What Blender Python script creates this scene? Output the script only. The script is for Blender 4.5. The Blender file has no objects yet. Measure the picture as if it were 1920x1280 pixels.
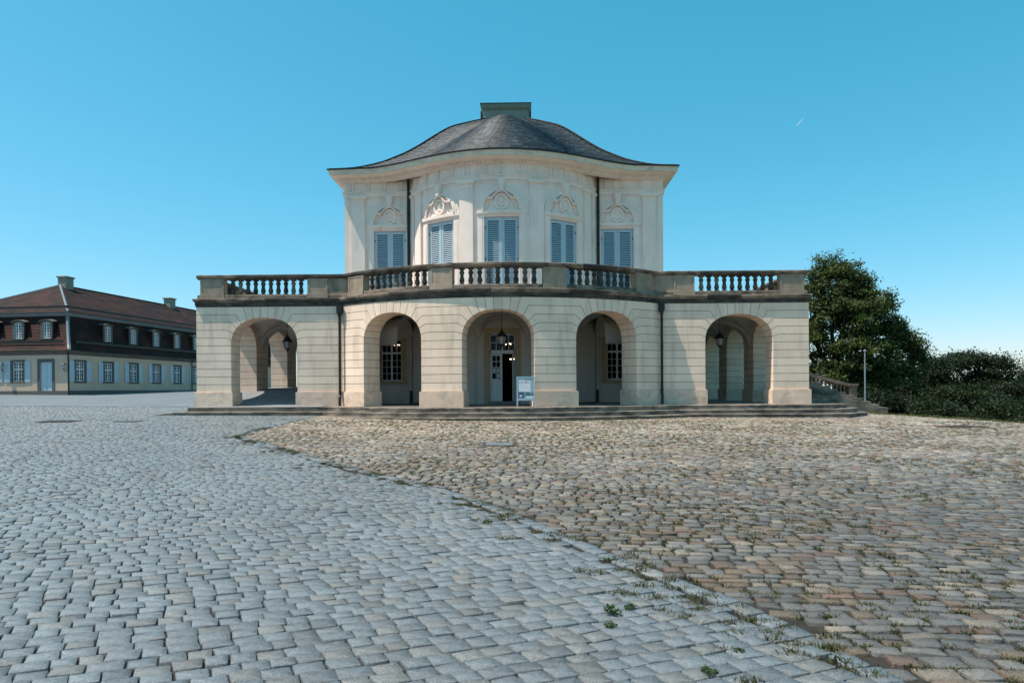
import bpy, bmesh, math, random
import numpy as np
from mathutils import Vector, Matrix, Euler
random.seed(7); RNG = np.random.default_rng(7)
R_ = math.radians
S = bpy.context.scene
COL = S.collection

# ------------------------------------------------------------------ camera, sky, sun, exposure
cd = bpy.data.cameras.new('camera'); cam = bpy.data.objects.new('camera', cd); COL.objects.link(cam)
cd.sensor_width = 36; cd.lens = 24.0; cd.shift_y = 0.0464; cd.clip_end = 6000; cd.clip_start = .05
CAMX, CAMY, CAMZ = .96, -28.0, .67
cam.matrix_world = Matrix.Translation((CAMX, CAMY, CAMZ)) @ Euler((R_(90), 0, R_(1.0))).to_matrix().to_4x4() @ Matrix.Rotation(-.006, 4, 'Z')
S.camera = cam
SUNV = Vector((4.0, 1.0, -8.8)).normalized()
W = bpy.data.worlds.new('World'); S.world = W; W.use_nodes = True
wn = W.node_tree.nodes; wl = W.node_tree.links
bg = wn['Background']; sky = wn.new('ShaderNodeTexSky'); sky.sky_type = 'NISHITA'
sky.sun_disc = False; sky.sun_elevation = math.asin(-SUNV.z); sky.sun_rotation = math.atan2(-SUNV.x, -SUNV.y)
sky.altitude = 300; sky.air_density = 1.0; sky.dust_density = .6; sky.ozone_density = 5.0
sep = wn.new('ShaderNodeSeparateColor'); cmb = wn.new('ShaderNodeCombineColor'); wl.new(sky.outputs[0], sep.inputs[0])
for k, (gain, pw) in enumerate(((.82, 1.55), (.775, .70), (.80, .76))):   # the teal grade of the whole sky, same in every direction
    m1 = wn.new('ShaderNodeMath'); m1.operation = 'MULTIPLY'; m1.inputs[1].default_value = .185; wl.new(sep.outputs[k], m1.inputs[0])
    m2 = wn.new('ShaderNodeMath'); m2.operation = 'POWER'; m2.inputs[1].default_value = pw; wl.new(m1.outputs[0], m2.inputs[0])
    m3 = wn.new('ShaderNodeMath'); m3.operation = 'MULTIPLY'; m3.inputs[1].default_value = gain / .185; wl.new(m2.outputs[0], m3.inputs[0]); wl.new(m3.outputs[0], cmb.inputs[k])
wl.new(cmb.outputs[0], bg.inputs['Color'])
bg.inputs['Strength'].default_value = .15
sd = bpy.data.lights.new('sun', 'SUN'); sun = bpy.data.objects.new('sun', sd); COL.objects.link(sun)
sd.energy = 4.9; sd.angle = R_(.53); sd.color = (1, .90, .77)
sun.rotation_euler = SUNV.to_track_quat('-Z', 'Y').to_euler(); sun.location = (-20, -10, 50)
S.view_settings.view_transform = 'Standard'; S.view_settings.look = 'None'
S.view_settings.gamma = 1; S.view_settings.use_curve_mapping = False; S.view_settings.exposure = .50
S.cycles.max_bounces = 8; S.cycles.diffuse_bounces = 4

def gz(x, y):
    return -.93 + .0205 * (y + 28) - .008 * x

# ------------------------------------------------------------------ materials
def _mat(name):
    m = bpy.data.materials.new(name); m.use_nodes = True
    return m, m.node_tree.nodes, m.node_tree.links, m.node_tree.nodes['Principled BSDF']

def _noise(n, l, vec, scale, detail=6, rough=.6, stretch=None):
    t = n.new('ShaderNodeTexNoise'); t.inputs['Scale'].default_value = scale
    t.inputs['Detail'].default_value = detail; t.inputs['Roughness'].default_value = rough
    if stretch:
        mp = n.new('ShaderNodeMapping'); mp.inputs['Scale'].default_value = stretch
        l.new(vec, mp.inputs['Vector']); l.new(mp.outputs[0], t.inputs['Vector'])
    else:
        l.new(vec, t.inputs['Vector'])
    return t.outputs['Fac']

def _ramp(n, l, fac, stops):
    r = n.new('ShaderNodeValToRGB'); e = r.color_ramp.elements
    while len(e) < len(stops): e.new(.5)
    for i, (p, c) in enumerate(stops):
        e[i].position = p; e[i].color = (c[0], c[1], c[2], 1) if not isinstance(c, (int, float)) else (c, c, c, 1)
    l.new(fac, r.inputs['Fac']); return r.outputs['Color']

def _mix(n, l, a, b, fac, mode='MIX'):
    m = n.new('ShaderNodeMix'); m.data_type = 'RGBA'; m.blend_type = mode
    for sock, v in ((m.inputs[6], a), (m.inputs[7], b)):
        if hasattr(v, 'is_linked') or hasattr(v, 'links'): l.new(v, sock)
        else: sock.default_value = (v[0], v[1], v[2], 1)
    if isinstance(fac, (int, float)): m.inputs[0].default_value = fac
    else: l.new(fac, m.inputs[0])
    return m.outputs[2]

def mat(name, c, var=.15, scale=3., rough=.8, bump=.2, bscale=40., stain=None, stain_amt=.5, stain_lo=.52, stain_hi=.7,
        stretch=(2.2, 2.2, .35), stain_scale=1.2, metal=0., attr=False, spec=.3, spots=None, bdist=.01, objvar=0.):
    m, n, l, b = _mat(name)
    geo = n.new('ShaderNodeNewGeometry').outputs['Position']
    f = _noise(n, l, geo, scale)
    lo = [max(0, v * (1 - var)) for v in c]; hi = [min(1, v * (1 + var)) for v in c]
    col = _ramp(n, l, f, [(.3, lo), (.7, hi)])
    if attr:
        a = n.new('ShaderNodeAttribute'); a.attribute_name = 'col'
        g = _ramp(n, l, f, [(.3, 1 - var), (.7, 1 + var)])
        col = _mix(n, l, a.outputs['Color'], g, 1.0, 'MULTIPLY')
    if stain:
        s = _ramp(n, l, _noise(n, l, geo, stain_scale, 8, .65, stretch), [(stain_lo, 0.), (stain_hi, stain_amt)])
        col = _mix(n, l, col, stain, s)
    if spots:
        s = _ramp(n, l, _noise(n, l, geo, spots[1], 5, .6), [(spots[2], 0.), (spots[3], spots[4])])
        col = _mix(n, l, col, spots[0], s)
    if objvar:
        oi = n.new('ShaderNodeObjectInfo'); col = _mix(n, l, col, _ramp(n, l, oi.outputs['Random'], [(0., 1 - objvar), (1., 1 + objvar * .6)]), 1., 'MULTIPLY')
    l.new(col, b.inputs['Base Color'])
    b.inputs['Roughness'].default_value = rough; b.inputs['Metallic'].default_value = metal
    b.inputs['Specular IOR Level'].default_value = spec
    if bump:
        bn = n.new('ShaderNodeBump'); bn.inputs['Strength'].default_value = bump; bn.inputs['Distance'].default_value = bdist
        l.new(_noise(n, l, geo, bscale, 5), bn.inputs['Height']); l.new(bn.outputs[0], b.inputs['Normal'])
    return m

MT = {}
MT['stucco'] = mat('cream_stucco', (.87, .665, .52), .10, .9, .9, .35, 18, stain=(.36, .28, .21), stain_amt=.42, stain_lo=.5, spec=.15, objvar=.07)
MT['stucco_up'] = mat('pale_stucco', (.90, .745, .665), .07, .8, .9, .2, 18, stain=(.44, .37, .31), stain_amt=.3, spec=.15)
MT['joint'] = mat('dark_joint', (.30, .24, .18), .2, 4, .95, .2, 30)  # wall core, darker than the stucco, seen in the recessed joints
MT['plinth'] = mat('rough_plinth_render', (.78, .575, .44), .12, 2.5, .95, .9, 55, stain=(.28, .25, .22), stain_amt=.65, stain_scale=1.6, stretch=(1, 1, 1.4), bdist=.02, objvar=.14)
MT['sand'] = mat('weathered_sandstone', (.245, .185, .138), .35, 2.2, .9, .5, 25, stain=(.035, .032, .03), stain_amt=.85, stain_lo=.46, stain_hi=.62, stretch=(1.2, 1.2, 3.), spots=((.33, .29, .24), 7., .60, .74, .55), objvar=.14)
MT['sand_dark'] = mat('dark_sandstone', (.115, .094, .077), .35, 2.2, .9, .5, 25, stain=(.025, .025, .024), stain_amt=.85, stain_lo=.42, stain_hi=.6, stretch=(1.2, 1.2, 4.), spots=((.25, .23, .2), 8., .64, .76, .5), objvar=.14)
MT['sand_pale'] = mat('panel_sandstone', (.36, .275, .205), .2, 2.5, .9, .4, 30, stain=(.12, .105, .09), stain_amt=.6, stretch=(1.5, 1.5, .6), objvar=.14)
MT['step'] = mat('step_stone', (.24, .195, .155), .3, 3, .9, .5, 30, stain=(.045, .043, .04), stain_amt=.8, stain_lo=.45, stain_hi=.6, stretch=(1, 1, 3), spots=((.42, .4, .36), 9., .62, .72, .6), objvar=.14)
MT['slate'] = mat('slate', (.08, .085, .1), .3, 8, .58, .3, 40, attr=True, spec=.35, stretch=(1, 1, 1))
MT['blue'] = mat('pale_blue_paint', (.43, .53, .60), .06, 3, .45, .05, 30, spec=.4)
MT['door'] = mat('door_paint', (.66, .68, .70), .06, 3, .5, .05, 30)
MT['blue_pale'] = mat('faded_blue_paint', (.42, .52, .60), .08, 3, .5, .05, 30, spec=.4)
MT['white'] = mat('white_paint', (.66, .68, .69), .05, 3, .5, .05, 30)
MT['ochre'] = mat('ochre_render', (.42, .31, .19), .1, 2, .9, .2, 25)
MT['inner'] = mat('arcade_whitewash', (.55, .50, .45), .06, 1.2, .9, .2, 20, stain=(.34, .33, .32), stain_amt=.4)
MT['black'] = mat('black_iron', (.012, .012, .013), .2, 5, .5, .1, 60, spec=.4)
MT['gutter'] = mat('cream_gutter', (.72, .62, .51), .12, 2, .7, .1, 30, stain=(.3, .25, .19), stain_amt=.5, stretch=(1, 1, 3))
MT['lead'] = mat('grey_lead', (.15, .175, .20), .15, 4, .5, .1, 30, spec=.5)
MT['chim'] = mat('grey_green_render', (.235, .25, .215), .12, 2, .85, .2, 25, stain=(.12, .12, .11), stain_amt=.4)
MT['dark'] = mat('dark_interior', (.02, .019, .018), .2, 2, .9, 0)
MT['floor'] = mat('arcade_floor_stone', (.22, .205, .185), .2, 2, .85, .3, 20)
MT['house'] = mat('house_render', (.56, .425, .32), .06, .8, .9, .15, 20, stain=(.33, .3, .25), stain_amt=.3, spec=.15)
MT['house_stone'] = mat('house_grey_stone', (.115, .11, .10), .2, 3, .9, .3, 20)
MT['tile'] = mat('red_roof_tile', (.055, .016, .010), .5, 1.6, .8, .3, 12, stain=(.008, .006, .006), stain_amt=.95, stain_lo=.36, stain_hi=.60, stain_scale=.9, stretch=(1, 1, 1))
MT['bark'] = mat('bark', (.07, .055, .042), .3, 5, .95, .8, 25)
MT['steel'] = mat('galvanised_steel', (.36, .42, .48), .1, 3, .45, .05, 30, metal=.6)
MT['bed'] = mat('joint_grit', (.026, .024, .021), .4, 6, .95, .6, 60)
MT['bed_moss'] = mat('mossy_grit', (.040, .034, .028), .4, 5, .95, .7, 60, spots=((.036, .046, .014), 1.6, .42, .55, .9))
MT['redstone'] = mat('reddish_sandstone', (.21, .15, .13), .3, 3, .9, .4, 25, stain=(.06, .05, .05), stain_amt=.6)
MT['iron'] = mat('manhole_iron', (.06, .045, .04), .3, 6, .7, .5, 60)
def stone_mat(name, rough, spec, speck, stain_c, stain_lo, bump):
    """natural stone: per-stone colour attribute, mineral speckle, cloudy mottling, rusty or dark stains"""
    m, n, l, b = _mat(name); geo = n.new('ShaderNodeNewGeometry').outputs['Position']
    at = n.new('ShaderNodeAttribute'); at.attribute_name = 'col'
    f1 = _noise(n, l, geo, 38, 6, .75); f2 = _noise(n, l, geo, 130, 3, .8); f3 = _noise(n, l, geo, 5.5, 5, .6)
    col = _mix(n, l, at.outputs['Color'], _ramp(n, l, f1, [(.30, 1 - speck * .8), (.70, 1 + speck * .8)]), 1., 'MULTIPLY')
    col = _mix(n, l, col, _ramp(n, l, f2, [(.36, 1 - speck * 1.5), (.5, 1.), (.66, 1 + speck * 1.3)]), 1., 'MULTIPLY')
    col = _mix(n, l, col, stain_c, _ramp(n, l, f3, [(stain_lo, 0.), (stain_lo + .12, .5)]))
    l.new(col, b.inputs['Base Color']); b.inputs['Roughness'].default_value = rough; b.inputs['Specular IOR Level'].default_value = spec
    mx = n.new('ShaderNodeMath'); mx.operation = 'MULTIPLY_ADD'; l.new(f1, mx.inputs[0]); mx.inputs[1].default_value = 1.6; l.new(f2, mx.inputs[2])
    bn = n.new('ShaderNodeBump'); bn.inputs['Strength'].default_value = bump; bn.inputs['Distance'].default_value = .012
    l.new(mx.outputs[0], bn.inputs['Height']); l.new(bn.outputs[0], b.inputs['Normal']); return m
MT['sett'] = stone_mat('granite_sett', .5, .75, .42, (.17, .105, .07), .63, .55)
MT['cobble'] = stone_mat('old_cobble', .55, .65, .42, (.055, .048, .04), .60, .8)

def glass_mat():
    m, n, l, b = _mat('dark_window_glass')
    b.inputs['Base Color'].default_value = (.008, .009, .011, 1); b.inputs['Roughness'].default_value = .08
    b.inputs['Specular IOR Level'].default_value = .5; b.inputs['Transmission Weight'].default_value = 0
    return m
MT['glass'] = glass_mat()
MT['glass_shade'] = mat('unlit_door_glass', (.006, .006, .007), .1, 3, .35, 0, spec=.05)
def clear_mat():
    m, n, l, b = _mat('thin_clear_glass')
    tr = n.new('ShaderNodeBsdfTransparent'); tr.inputs[0].default_value = (.8, .82, .82, 1)
    mx = n.new('ShaderNodeMixShader'); mx.inputs[0].default_value = .008
    gl = n.new('ShaderNodeBsdfGlossy'); gl.inputs['Roughness'].default_value = .05
    l.new(tr.outputs[0], mx.inputs[1]); l.new(gl.outputs[0], mx.inputs[2])
    l.new(mx.outputs[0], n['Material Output'].inputs['Surface']); return m
MT['clear'] = clear_mat()
def frost_mat():
    m, n, l, b = _mat('milky_lantern_glass')
    b.inputs['Base Color'].default_value = (.32, .33, .34, 1); b.inputs['Roughness'].default_value = .25
    return m
MT['frost'] = frost_mat()
def emit(name, c, s):
    m, n, l, b = _mat(name); b.inputs['Emission Color'].default_value = (*c, 1); b.inputs['Emission Strength'].default_value = s
    return m
MT['bulb'] = emit('lit_bulb', (1, .72, .5), 8)
def leaf_mat(name):
    m, n, l, b = _mat(name)
    a = n.new('ShaderNodeAttribute'); a.attribute_name = 'col'
    l.new(a.outputs['Color'], b.inputs['Base Color']); b.inputs['Roughness'].default_value = .55
    b.inputs['Specular IOR Level'].default_value = .25
    tr = n.new('ShaderNodeBsdfTranslucent'); l.new(a.outputs['Color'], tr.inputs['Color'])
    mx = n.new('ShaderNodeMixShader'); mx.inputs[0].default_value = .3
    l.new(b.outputs[0], mx.inputs[1]); l.new(tr.outputs[0], mx.inputs[2])
    l.new(mx.outputs[0], n['Material Output'].inputs['Surface']); return m
MT['leaf'] = leaf_mat('leaf')

def far_paving(name, c1, c2, joint, sx, sy, ang, green=0.):
    """Setts too far off to be modelled: rows by brick pattern, colour by noise."""
    m, n, l, b = _mat(name)
    geo = n.new('ShaderNodeNewGeometry').outputs['Position']
    mp = n.new('ShaderNodeMapping'); mp.inputs['Rotation'].default_value = (0, 0, ang); l.new(geo, mp.inputs['Vector'])
    br = n.new('ShaderNodeTexBrick'); l.new(mp.outputs[0], br.inputs['Vector'])
    br.inputs['Scale'].default_value = 1; br.inputs['Brick Width'].default_value = sx; br.inputs['Row Height'].default_value = sy
    br.inputs['Mortar Size'].default_value = .012; br.inputs['Color1'].default_value = (*c1, 1); br.inputs['Color2'].default_value = (*c2, 1)
    br.inputs['Mortar'].default_value = (*joint, 1)
    f = _ramp(n, l, _noise(n, l, geo, .5), [(.3, .8), (.7, 1.15)])
    col = _mix(n, l, br.outputs['Color'], f, 1., 'MULTIPLY')
    if green:
        s = _ramp(n, l, _noise(n, l, geo, .9), [(.55, 0.), (.72, green)]); col = _mix(n, l, col, (.10, .12, .04), s)
    l.new(col, b.inputs['Base Color']); b.inputs['Roughness'].default_value = .8
    return m

# ------------------------------------------------------------------ mesh helpers
class MB:
    def __init__(s): s.v = []; s.f = []
    def add(s, v, f):
        o = len(s.v); s.v.extend(tuple(p) for p in v); s.f.extend(tuple(i + o for i in q) for q in f); return s
    def box(s, x0, x1, y0, y1, z0, z1, mx=None):
        v = [(x, y, z) for z in (z0, z1) for x, y in ((x0, y0), (x1, y0), (x1, y1), (x0, y1))]
        if mx: v = [mx(*p) for p in v]
        return s.add(v, [(3, 2, 1, 0), (4, 5, 6, 7), (0, 1, 5, 4), (1, 2, 6, 5), (2, 3, 7, 6), (3, 0, 4, 7)])
    def lathe(s, prof, seg, o=(0, 0, 0), sx=1, sy=1):
        n = len(prof); v = []
        for r, z in prof:
            for k in range(seg):
                a = 2 * math.pi * k / seg; v.append((o[0] + r * math.cos(a) * sx, o[1] + r * math.sin(a) * sy, o[2] + z))
        f = [(i * seg + k, i * seg + (k + 1) % seg, (i + 1) * seg + (k + 1) % seg, (i + 1) * seg + k) for i in range(n - 1) for k in range(seg)]
        f.append(tuple(range(seg - 1, -1, -1))); f.append(tuple((n - 1) * seg + k for k in range(seg)))
        return s.add(v, f)
    def tube(s, pts, r, seg=8):
        pts = [Vector(p) for p in pts]; rr = r if isinstance(r, (list, tuple)) else [r] * len(pts)
        v = []; up = Vector((.31, .17, .93))
        for i, p in enumerate(pts):
            d = (pts[min(i + 1, len(pts) - 1)] - pts[max(i - 1, 0)]).normalized()
            a = d.cross(up if abs(d.dot(up)) < .97 else Vector((1, 0, 0))).normalized(); b = d.cross(a)
            for k in range(seg):
                t = 2 * math.pi * k / seg; v.append(p + (a * math.cos(t) + b * math.sin(t)) * rr[i])
        n = len(pts)
        f = [(i * seg + k, i * seg + (k + 1) % seg, (i + 1) * seg + (k + 1) % seg, (i + 1) * seg + k) for i in range(n - 1) for k in range(seg)]
        f.append(tuple(range(seg))); f.append(tuple((n - 1) * seg + k for k in range(seg)))
        return s.add(v, f)
    def prism(s, poly, mp, n0, n1, step=None):
        bm = bmesh.new(); vs = [bm.verts.new((u, z, 0)) for u, z in poly]
        bm.faces.new(vs)
        if step:
            us = [p[0] for p in poly]; k = math.floor(min(us) / step) + 1
            while k * step < max(us) - 1e-4:
                if k * step > min(us) + 1e-4:
                    bmesh.ops.bisect_plane(bm, geom=bm.verts[:] + bm.edges[:] + bm.faces[:], plane_co=(k * step, 0, 0), plane_no=(1, 0, 0))
                k += 1
        bm.verts.index_update(); N = len(bm.verts)
        P = [(v.co.x, v.co.y) for v in bm.verts]
        v = [mp(u, n1, z) for u, z in P] + [mp(u, n0, z) for u, z in P]; f = []
        for fc in bm.faces:
            ids = [q.index for q in fc.verts]; f.append(tuple(ids)); f.append(tuple(i + N for i in reversed(ids)))
            for lp in fc.loops:
                if lp.edge.is_boundary:
                    a = lp.vert.index; b = lp.link_loop_next.vert.index; f.append((a, a + N, b + N, b))
        bm.free(); return s.add(v, f)
    def sweep(s, path, prof, caps=True, closed=False):
        """path: plan points, outward = right of travel; prof: closed list of (n, z)."""
        n = len(path); k = len(prof); v = []
        for i in range(n):
            p = Vector(path[i][:2])
            if closed: a = Vector(path[i - 1][:2]); b = Vector(path[(i + 1) % n][:2])
            else: a = Vector(path[max(i - 1, 0)][:2]); b = Vector(path[min(i + 1, n - 1)][:2])
            d1 = (p - a) if (p - a).length > 1e-6 else (b - p); d2 = (b - p) if (b - p).length > 1e-6 else (p - a)
            d1.normalize(); d2.normalize(); n1 = Vector((d1.y, -d1.x)); n2 = Vector((d2.y, -d2.x))
            m = (n1 + n2); m.normalize(); m = m / max(.35, m.dot(n1))
            for q, z in prof: v.append((p.x + m.x * q, p.y + m.y * q, z))
        f = []
        for i in range(n if closed else n - 1):
            j = (i + 1) % n
            for q in range(k): f.append((i * k + q, j * k + q, j * k + (q + 1) % k, i * k + (q + 1) % k))
        if caps and not closed: f.append(tuple(range(k))); f.append(tuple((n - 1) * k + q for q in range(k - 1, -1, -1)))
        return s.add(v, f)
    def build(s, name, m, parent=None, smooth=False, kind=None, label=None):
        me = bpy.data.meshes.new(name); me.from_pydata(s.v, [], s.f)
        return link(name, me, m, parent, smooth, kind, label)

def link(name, me, m, parent=None, smooth=False, kind=None, label=None):
    if m and not me.materials: me.materials.append(MT[m] if isinstance(m, str) else m)
    if smooth: me.shade_smooth()
    o = bpy.data.objects.new(name, me); COL.objects.link(o)
    if parent: o.parent = parent
    if kind: o['kind'] = kind
    if label: o['label'] = label
    return o

def empty(name, loc, label, cat, group=None, rz=0):
    o = bpy.data.objects.new(name, None); COL.objects.link(o); o.location = loc; o.rotation_euler = (0, 0, rz)
    return tag(o, label, cat, group)
def tag(o, label, cat, group=None):
    o['label'] = label; o['category'] = cat
    if group: o['group'] = group
    return o

def np_mesh(name, V, F, colr=None):
    """V (n,3), F list of index arrays with equal length rows (m,k)."""
    me = bpy.data.meshes.new(name); V = np.ascontiguousarray(V, np.float32); me.vertices.add(len(V)); me.vertices.foreach_set('co', V.ravel())
    idx = np.concatenate([f.ravel() for f in F]); st = []; o = 0
    for f in F:
        st.append(np.arange(len(f)) * f.shape[1] + o); o += f.size
    st = np.concatenate(st)
    me.loops.add(len(idx)); me.loops.foreach_set('vertex_index', idx.astype(np.int32))
    me.polygons.add(len(st)); me.polygons.foreach_set('loop_start', st.astype(np.int32))
    me.update(calc_edges=True)
    if colr is not None:
        a = me.attributes.new('col', 'FLOAT_COLOR', 'POINT'); c = np.ones((len(V), 4), np.float32); c[:, :3] = colr; a.data.foreach_set('color', c.ravel())
    return me

def inset(poly, d):
    n = len(poly); out = []
    for i in range(n):
        p0 = Vector(poly[i - 1]); p = Vector(poly[i]); p1 = Vector(poly[(i + 1) % n])
        a = (p - p0); b = (p1 - p)
        if a.length < 1e-6 or b.length < 1e-6: out.append(tuple(p)); continue
        a.normalize(); b.normalize(); na = Vector((-a.y, a.x)); nb = Vector((-b.y, b.x)); m = na + nb
        if m.length < 1e-4: out.append(tuple(p)); continue
        m.normalize(); out.append(tuple(p + m * d / max(.4, m.dot(na))))
    return out

# ------------------------------------------------------------------ plan of the palace
YC, RB = 7.6, 10.0                    # lower bow: centre, radius
PM = math.acos(YC / RB)               # half angle
XJ = RB * math.sin(PM)                # junction with wing front
WX = 12.58                            # wing half width
UC, RU = 7.79, 5.19                   # upper bow
YS = 5.2                              # upper side fronts
UX = 7.75
PU = math.acos((UC - YS) / RU); XU = RU * math.sin(PU)
TB = 17.0                             # terrace back
def m_front(u, n, z): return (u, -n, z)
def m_bow(u, n, z):
    a = u / RB; r = RB + n; return (r * math.sin(a), YC - r * math.cos(a), z)
def m_left(u, n, z): return (-WX - n, -u, z)      # u runs towards the front
def m_right(u, n, z): return (WX + n, u, z)
def m_uf(u, n, z): return (u, YS - n, z)
def m_ub(u, n, z):
    a = u / RU; r = RU + n; return (r * math.sin(a), UC - r * math.cos(a), z)

PAL = empty('palace', (0, 0, 0), 'cream palace pavilion with curved bow, slate bell roof and arcaded terrace', 'palace')

# ------------------------------------------------------------------ terrain and paving beds
EDGE = lambda y: 17.93 - (y + 4.54) * .378 if y < 1.2 else 15.76 + (y - 1.2) * .05
def terrain_z(x, y):
    yy = min(max(y, -60), 70); b = gz(min(x, 30), yy) - .06
    dx = x - (EDGE(y) + .9)
    if dx > 0: b -= 2.6 * (1 - math.exp(-dx / 7.0)) + min(dx, 300) * .012
    return b
xs = sorted(set([-900, -400, -200, -120, -80, -50] + [i * 2. for i in range(-20, 31)] + [70, 90, 130, 200, 400, 900]))
ys = sorted(set([-300, -120, -70, -45] + [i * 2. for i in range(-18, 36)] + [80, 100, 150, 300, 600, 1200]))
mb = MB(); mb.v = [(x, y, terrain_z(x, y)) for y in ys for x in xs]
nx = len(xs); mb.f = [(j * nx + i, j * nx + i + 1, (j + 1) * nx + i + 1, (j + 1) * nx + i) for j in range(len(ys) - 1) for i in range(nx - 1)]
MT['grass'] = mat('dry_grass', (.085, .105, .03), .45, 1.5, .95, .6, 30, spots=((.16, .14, .07), 2.5, .5, .7, .7))
mb.build('ground', 'grass', kind='structure', smooth=True)

BND = [(-6.92, -1.2), (-6.77, -6.73), (-6.4, -10.42), (-5.0, -12.29), (-2.28, -15.95), (-1.17, -17.25), (-.19, -18.34), (.62, -19.69), (1.06, -20.44),
       (1.42, -21.29), (2.07, -22.45), (2.69, -23.51), (2.96, -24.39), (3.3, -26.5), (3.6, -29)]
BROWN = BND + [(EDGE(-29), -29), (EDGE(-4.5), -4.5), (EDGE(1.2), 1.2), (EDGE(9), 9), (12, 9), (12, -1.2)]
MT['far_grey'] = far_paving('far_granite_paving', (.125, .15, .172), (.15, .175, .195), (.10, .118, .132), .18, .135, R_(8))
MT['far_brown'] = far_paving('far_cobble_paving', (.18, .155, .125), (.22, .2, .175), (.08, .07, .055), .2, .14, R_(-3), .5)
def bed_sheet(poly, dz, name, m):
    b = MB(); b.v = [(x, y, gz(x, y) + dz) for x, y in poly]; b.f = [tuple(range(len(poly)))]
    return b.build(name, m, kind='structure')
# near bed (grit between the setts) and the far paving where single setts cannot be told apart
FAR_D = 34.0
grey_poly = [(-75, -34), (EDGE(-34), -34), (EDGE(1.2), 1.2), (15.8, 3), (-13.3, 3), (-13.3, FAR_D - 28), (-75, FAR_D - 28)]
GREY = bed_sheet(grey_poly, -.020, 'granite_paving', 'bed')
BROWNS = bed_sheet(BROWN, -.021, 'cobble_paving', 'bed_moss')
bed_sheet([(-75, FAR_D - 28 + .002), (-13.3, FAR_D - 28 + .002), (-13.2, 24.5), (-30, 60), (-75, 60)], -.006, 'far_granite_paving', 'far_grey')

# ------------------------------------------------------------------ setts
def in_poly(x, y, poly):
    c = np.zeros(x.shape, bool); n = len(poly)
    for i in range(n):
        x0, y0 = poly[i]; x1, y1 = poly[(i + 1) % n]
        k = ((y0 > y) != (y1 > y))
        with np.errstate(divide='ignore', invalid='ignore'):
            c ^= k & (x < (x1 - x0) * (y - y0) / (y1 - y0) + x0)
    return c
def poly_dist(x, y, pts):
    d = np.full(x.shape, 1e9)
    for (x0, y0), (x1, y1) in zip(pts[:-1], pts[1:]):
        L = (x1 - x0) ** 2 + (y1 - y0) ** 2; t = np.clip(((x - x0) * (x1 - x0) + (y - y0) * (y1 - y0)) / L, 0, 1)
        d = np.minimum(d, np.hypot(x - x0 - t * (x1 - x0), y - y0 - t * (y1 - y0)))
    return d
def vnoise(x, y, s, seed):
    """cheap smooth value noise"""
    r = np.random.default_rng(seed).random((128, 128)); u = x / s + 500; v = y / s + 500
    i = np.floor(u).astype(int); j = np.floor(v).astype(int); a = u - i; b = v - j; a = a * a * (3 - 2 * a); b = b * b * (3 - 2 * b)
    g = lambda p, q: r[p % 128, q % 128]
    return (g(i, j) * (1 - a) + g(i + 1, j) * a) * (1 - b) + (g(i, j + 1) * (1 - a) + g(i + 1, j + 1) * a) * b

def gen_setts(L, Wd, ang, jit, lv, wv, seed, bend, shear=0.):
    r = np.random.default_rng(seed); P = []; Q = []; HL = []; HW = []; q = -34.
    while q < 36:
        w = Wd * (1 + r.uniform(-wv, wv)); n = int(72 / L)
        ln = L * (1 + r.uniform(-lv, lv, n)); p = np.cumsum(ln) - ln / 2 - 36 + r.uniform(0, L)
        P.append(p); Q.append(np.full(n, q + w / 2)); HL.append(ln / 2); HW.append(np.full(n, w / 2)); q += w
    P = np.concatenate(P); Q = np.concatenate(Q); HL = np.concatenate(HL); HW = np.concatenate(HW)
    def tf(p, q):
        q2 = q + bend * np.sin(p * .55 + q * .13) + bend * .35 * np.sin(p * 1.7 - q * .31 + 1); c, s = math.cos(ang), math.sin(ang)
        p = p - q * shear
        return p * c - q2 * s - 2, p * s + q2 * c - 14
    X, Y = tf(P, Q)
    lat = (X - CAMX) * math.cos(R_(1)) + (Y - CAMY) * math.sin(R_(1)); d = -(X - CAMX) * math.sin(R_(1)) + (Y - CAMY) * math.cos(R_(1))
    k = (d > 2.3) & (d < FAR_D) & (np.abs(lat) < .765 * d + 1.6)
    k &= ~((np.abs(X) < 13.6) & (Y > -1.6)) & ~(np.hypot(X, Y - YC) < 11.62)
    return P[k], Q[k], HL[k], HW[k], X[k], Y[k], d[k], tf, r, np.abs(lat[k]) < .75 * d[k]

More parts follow.
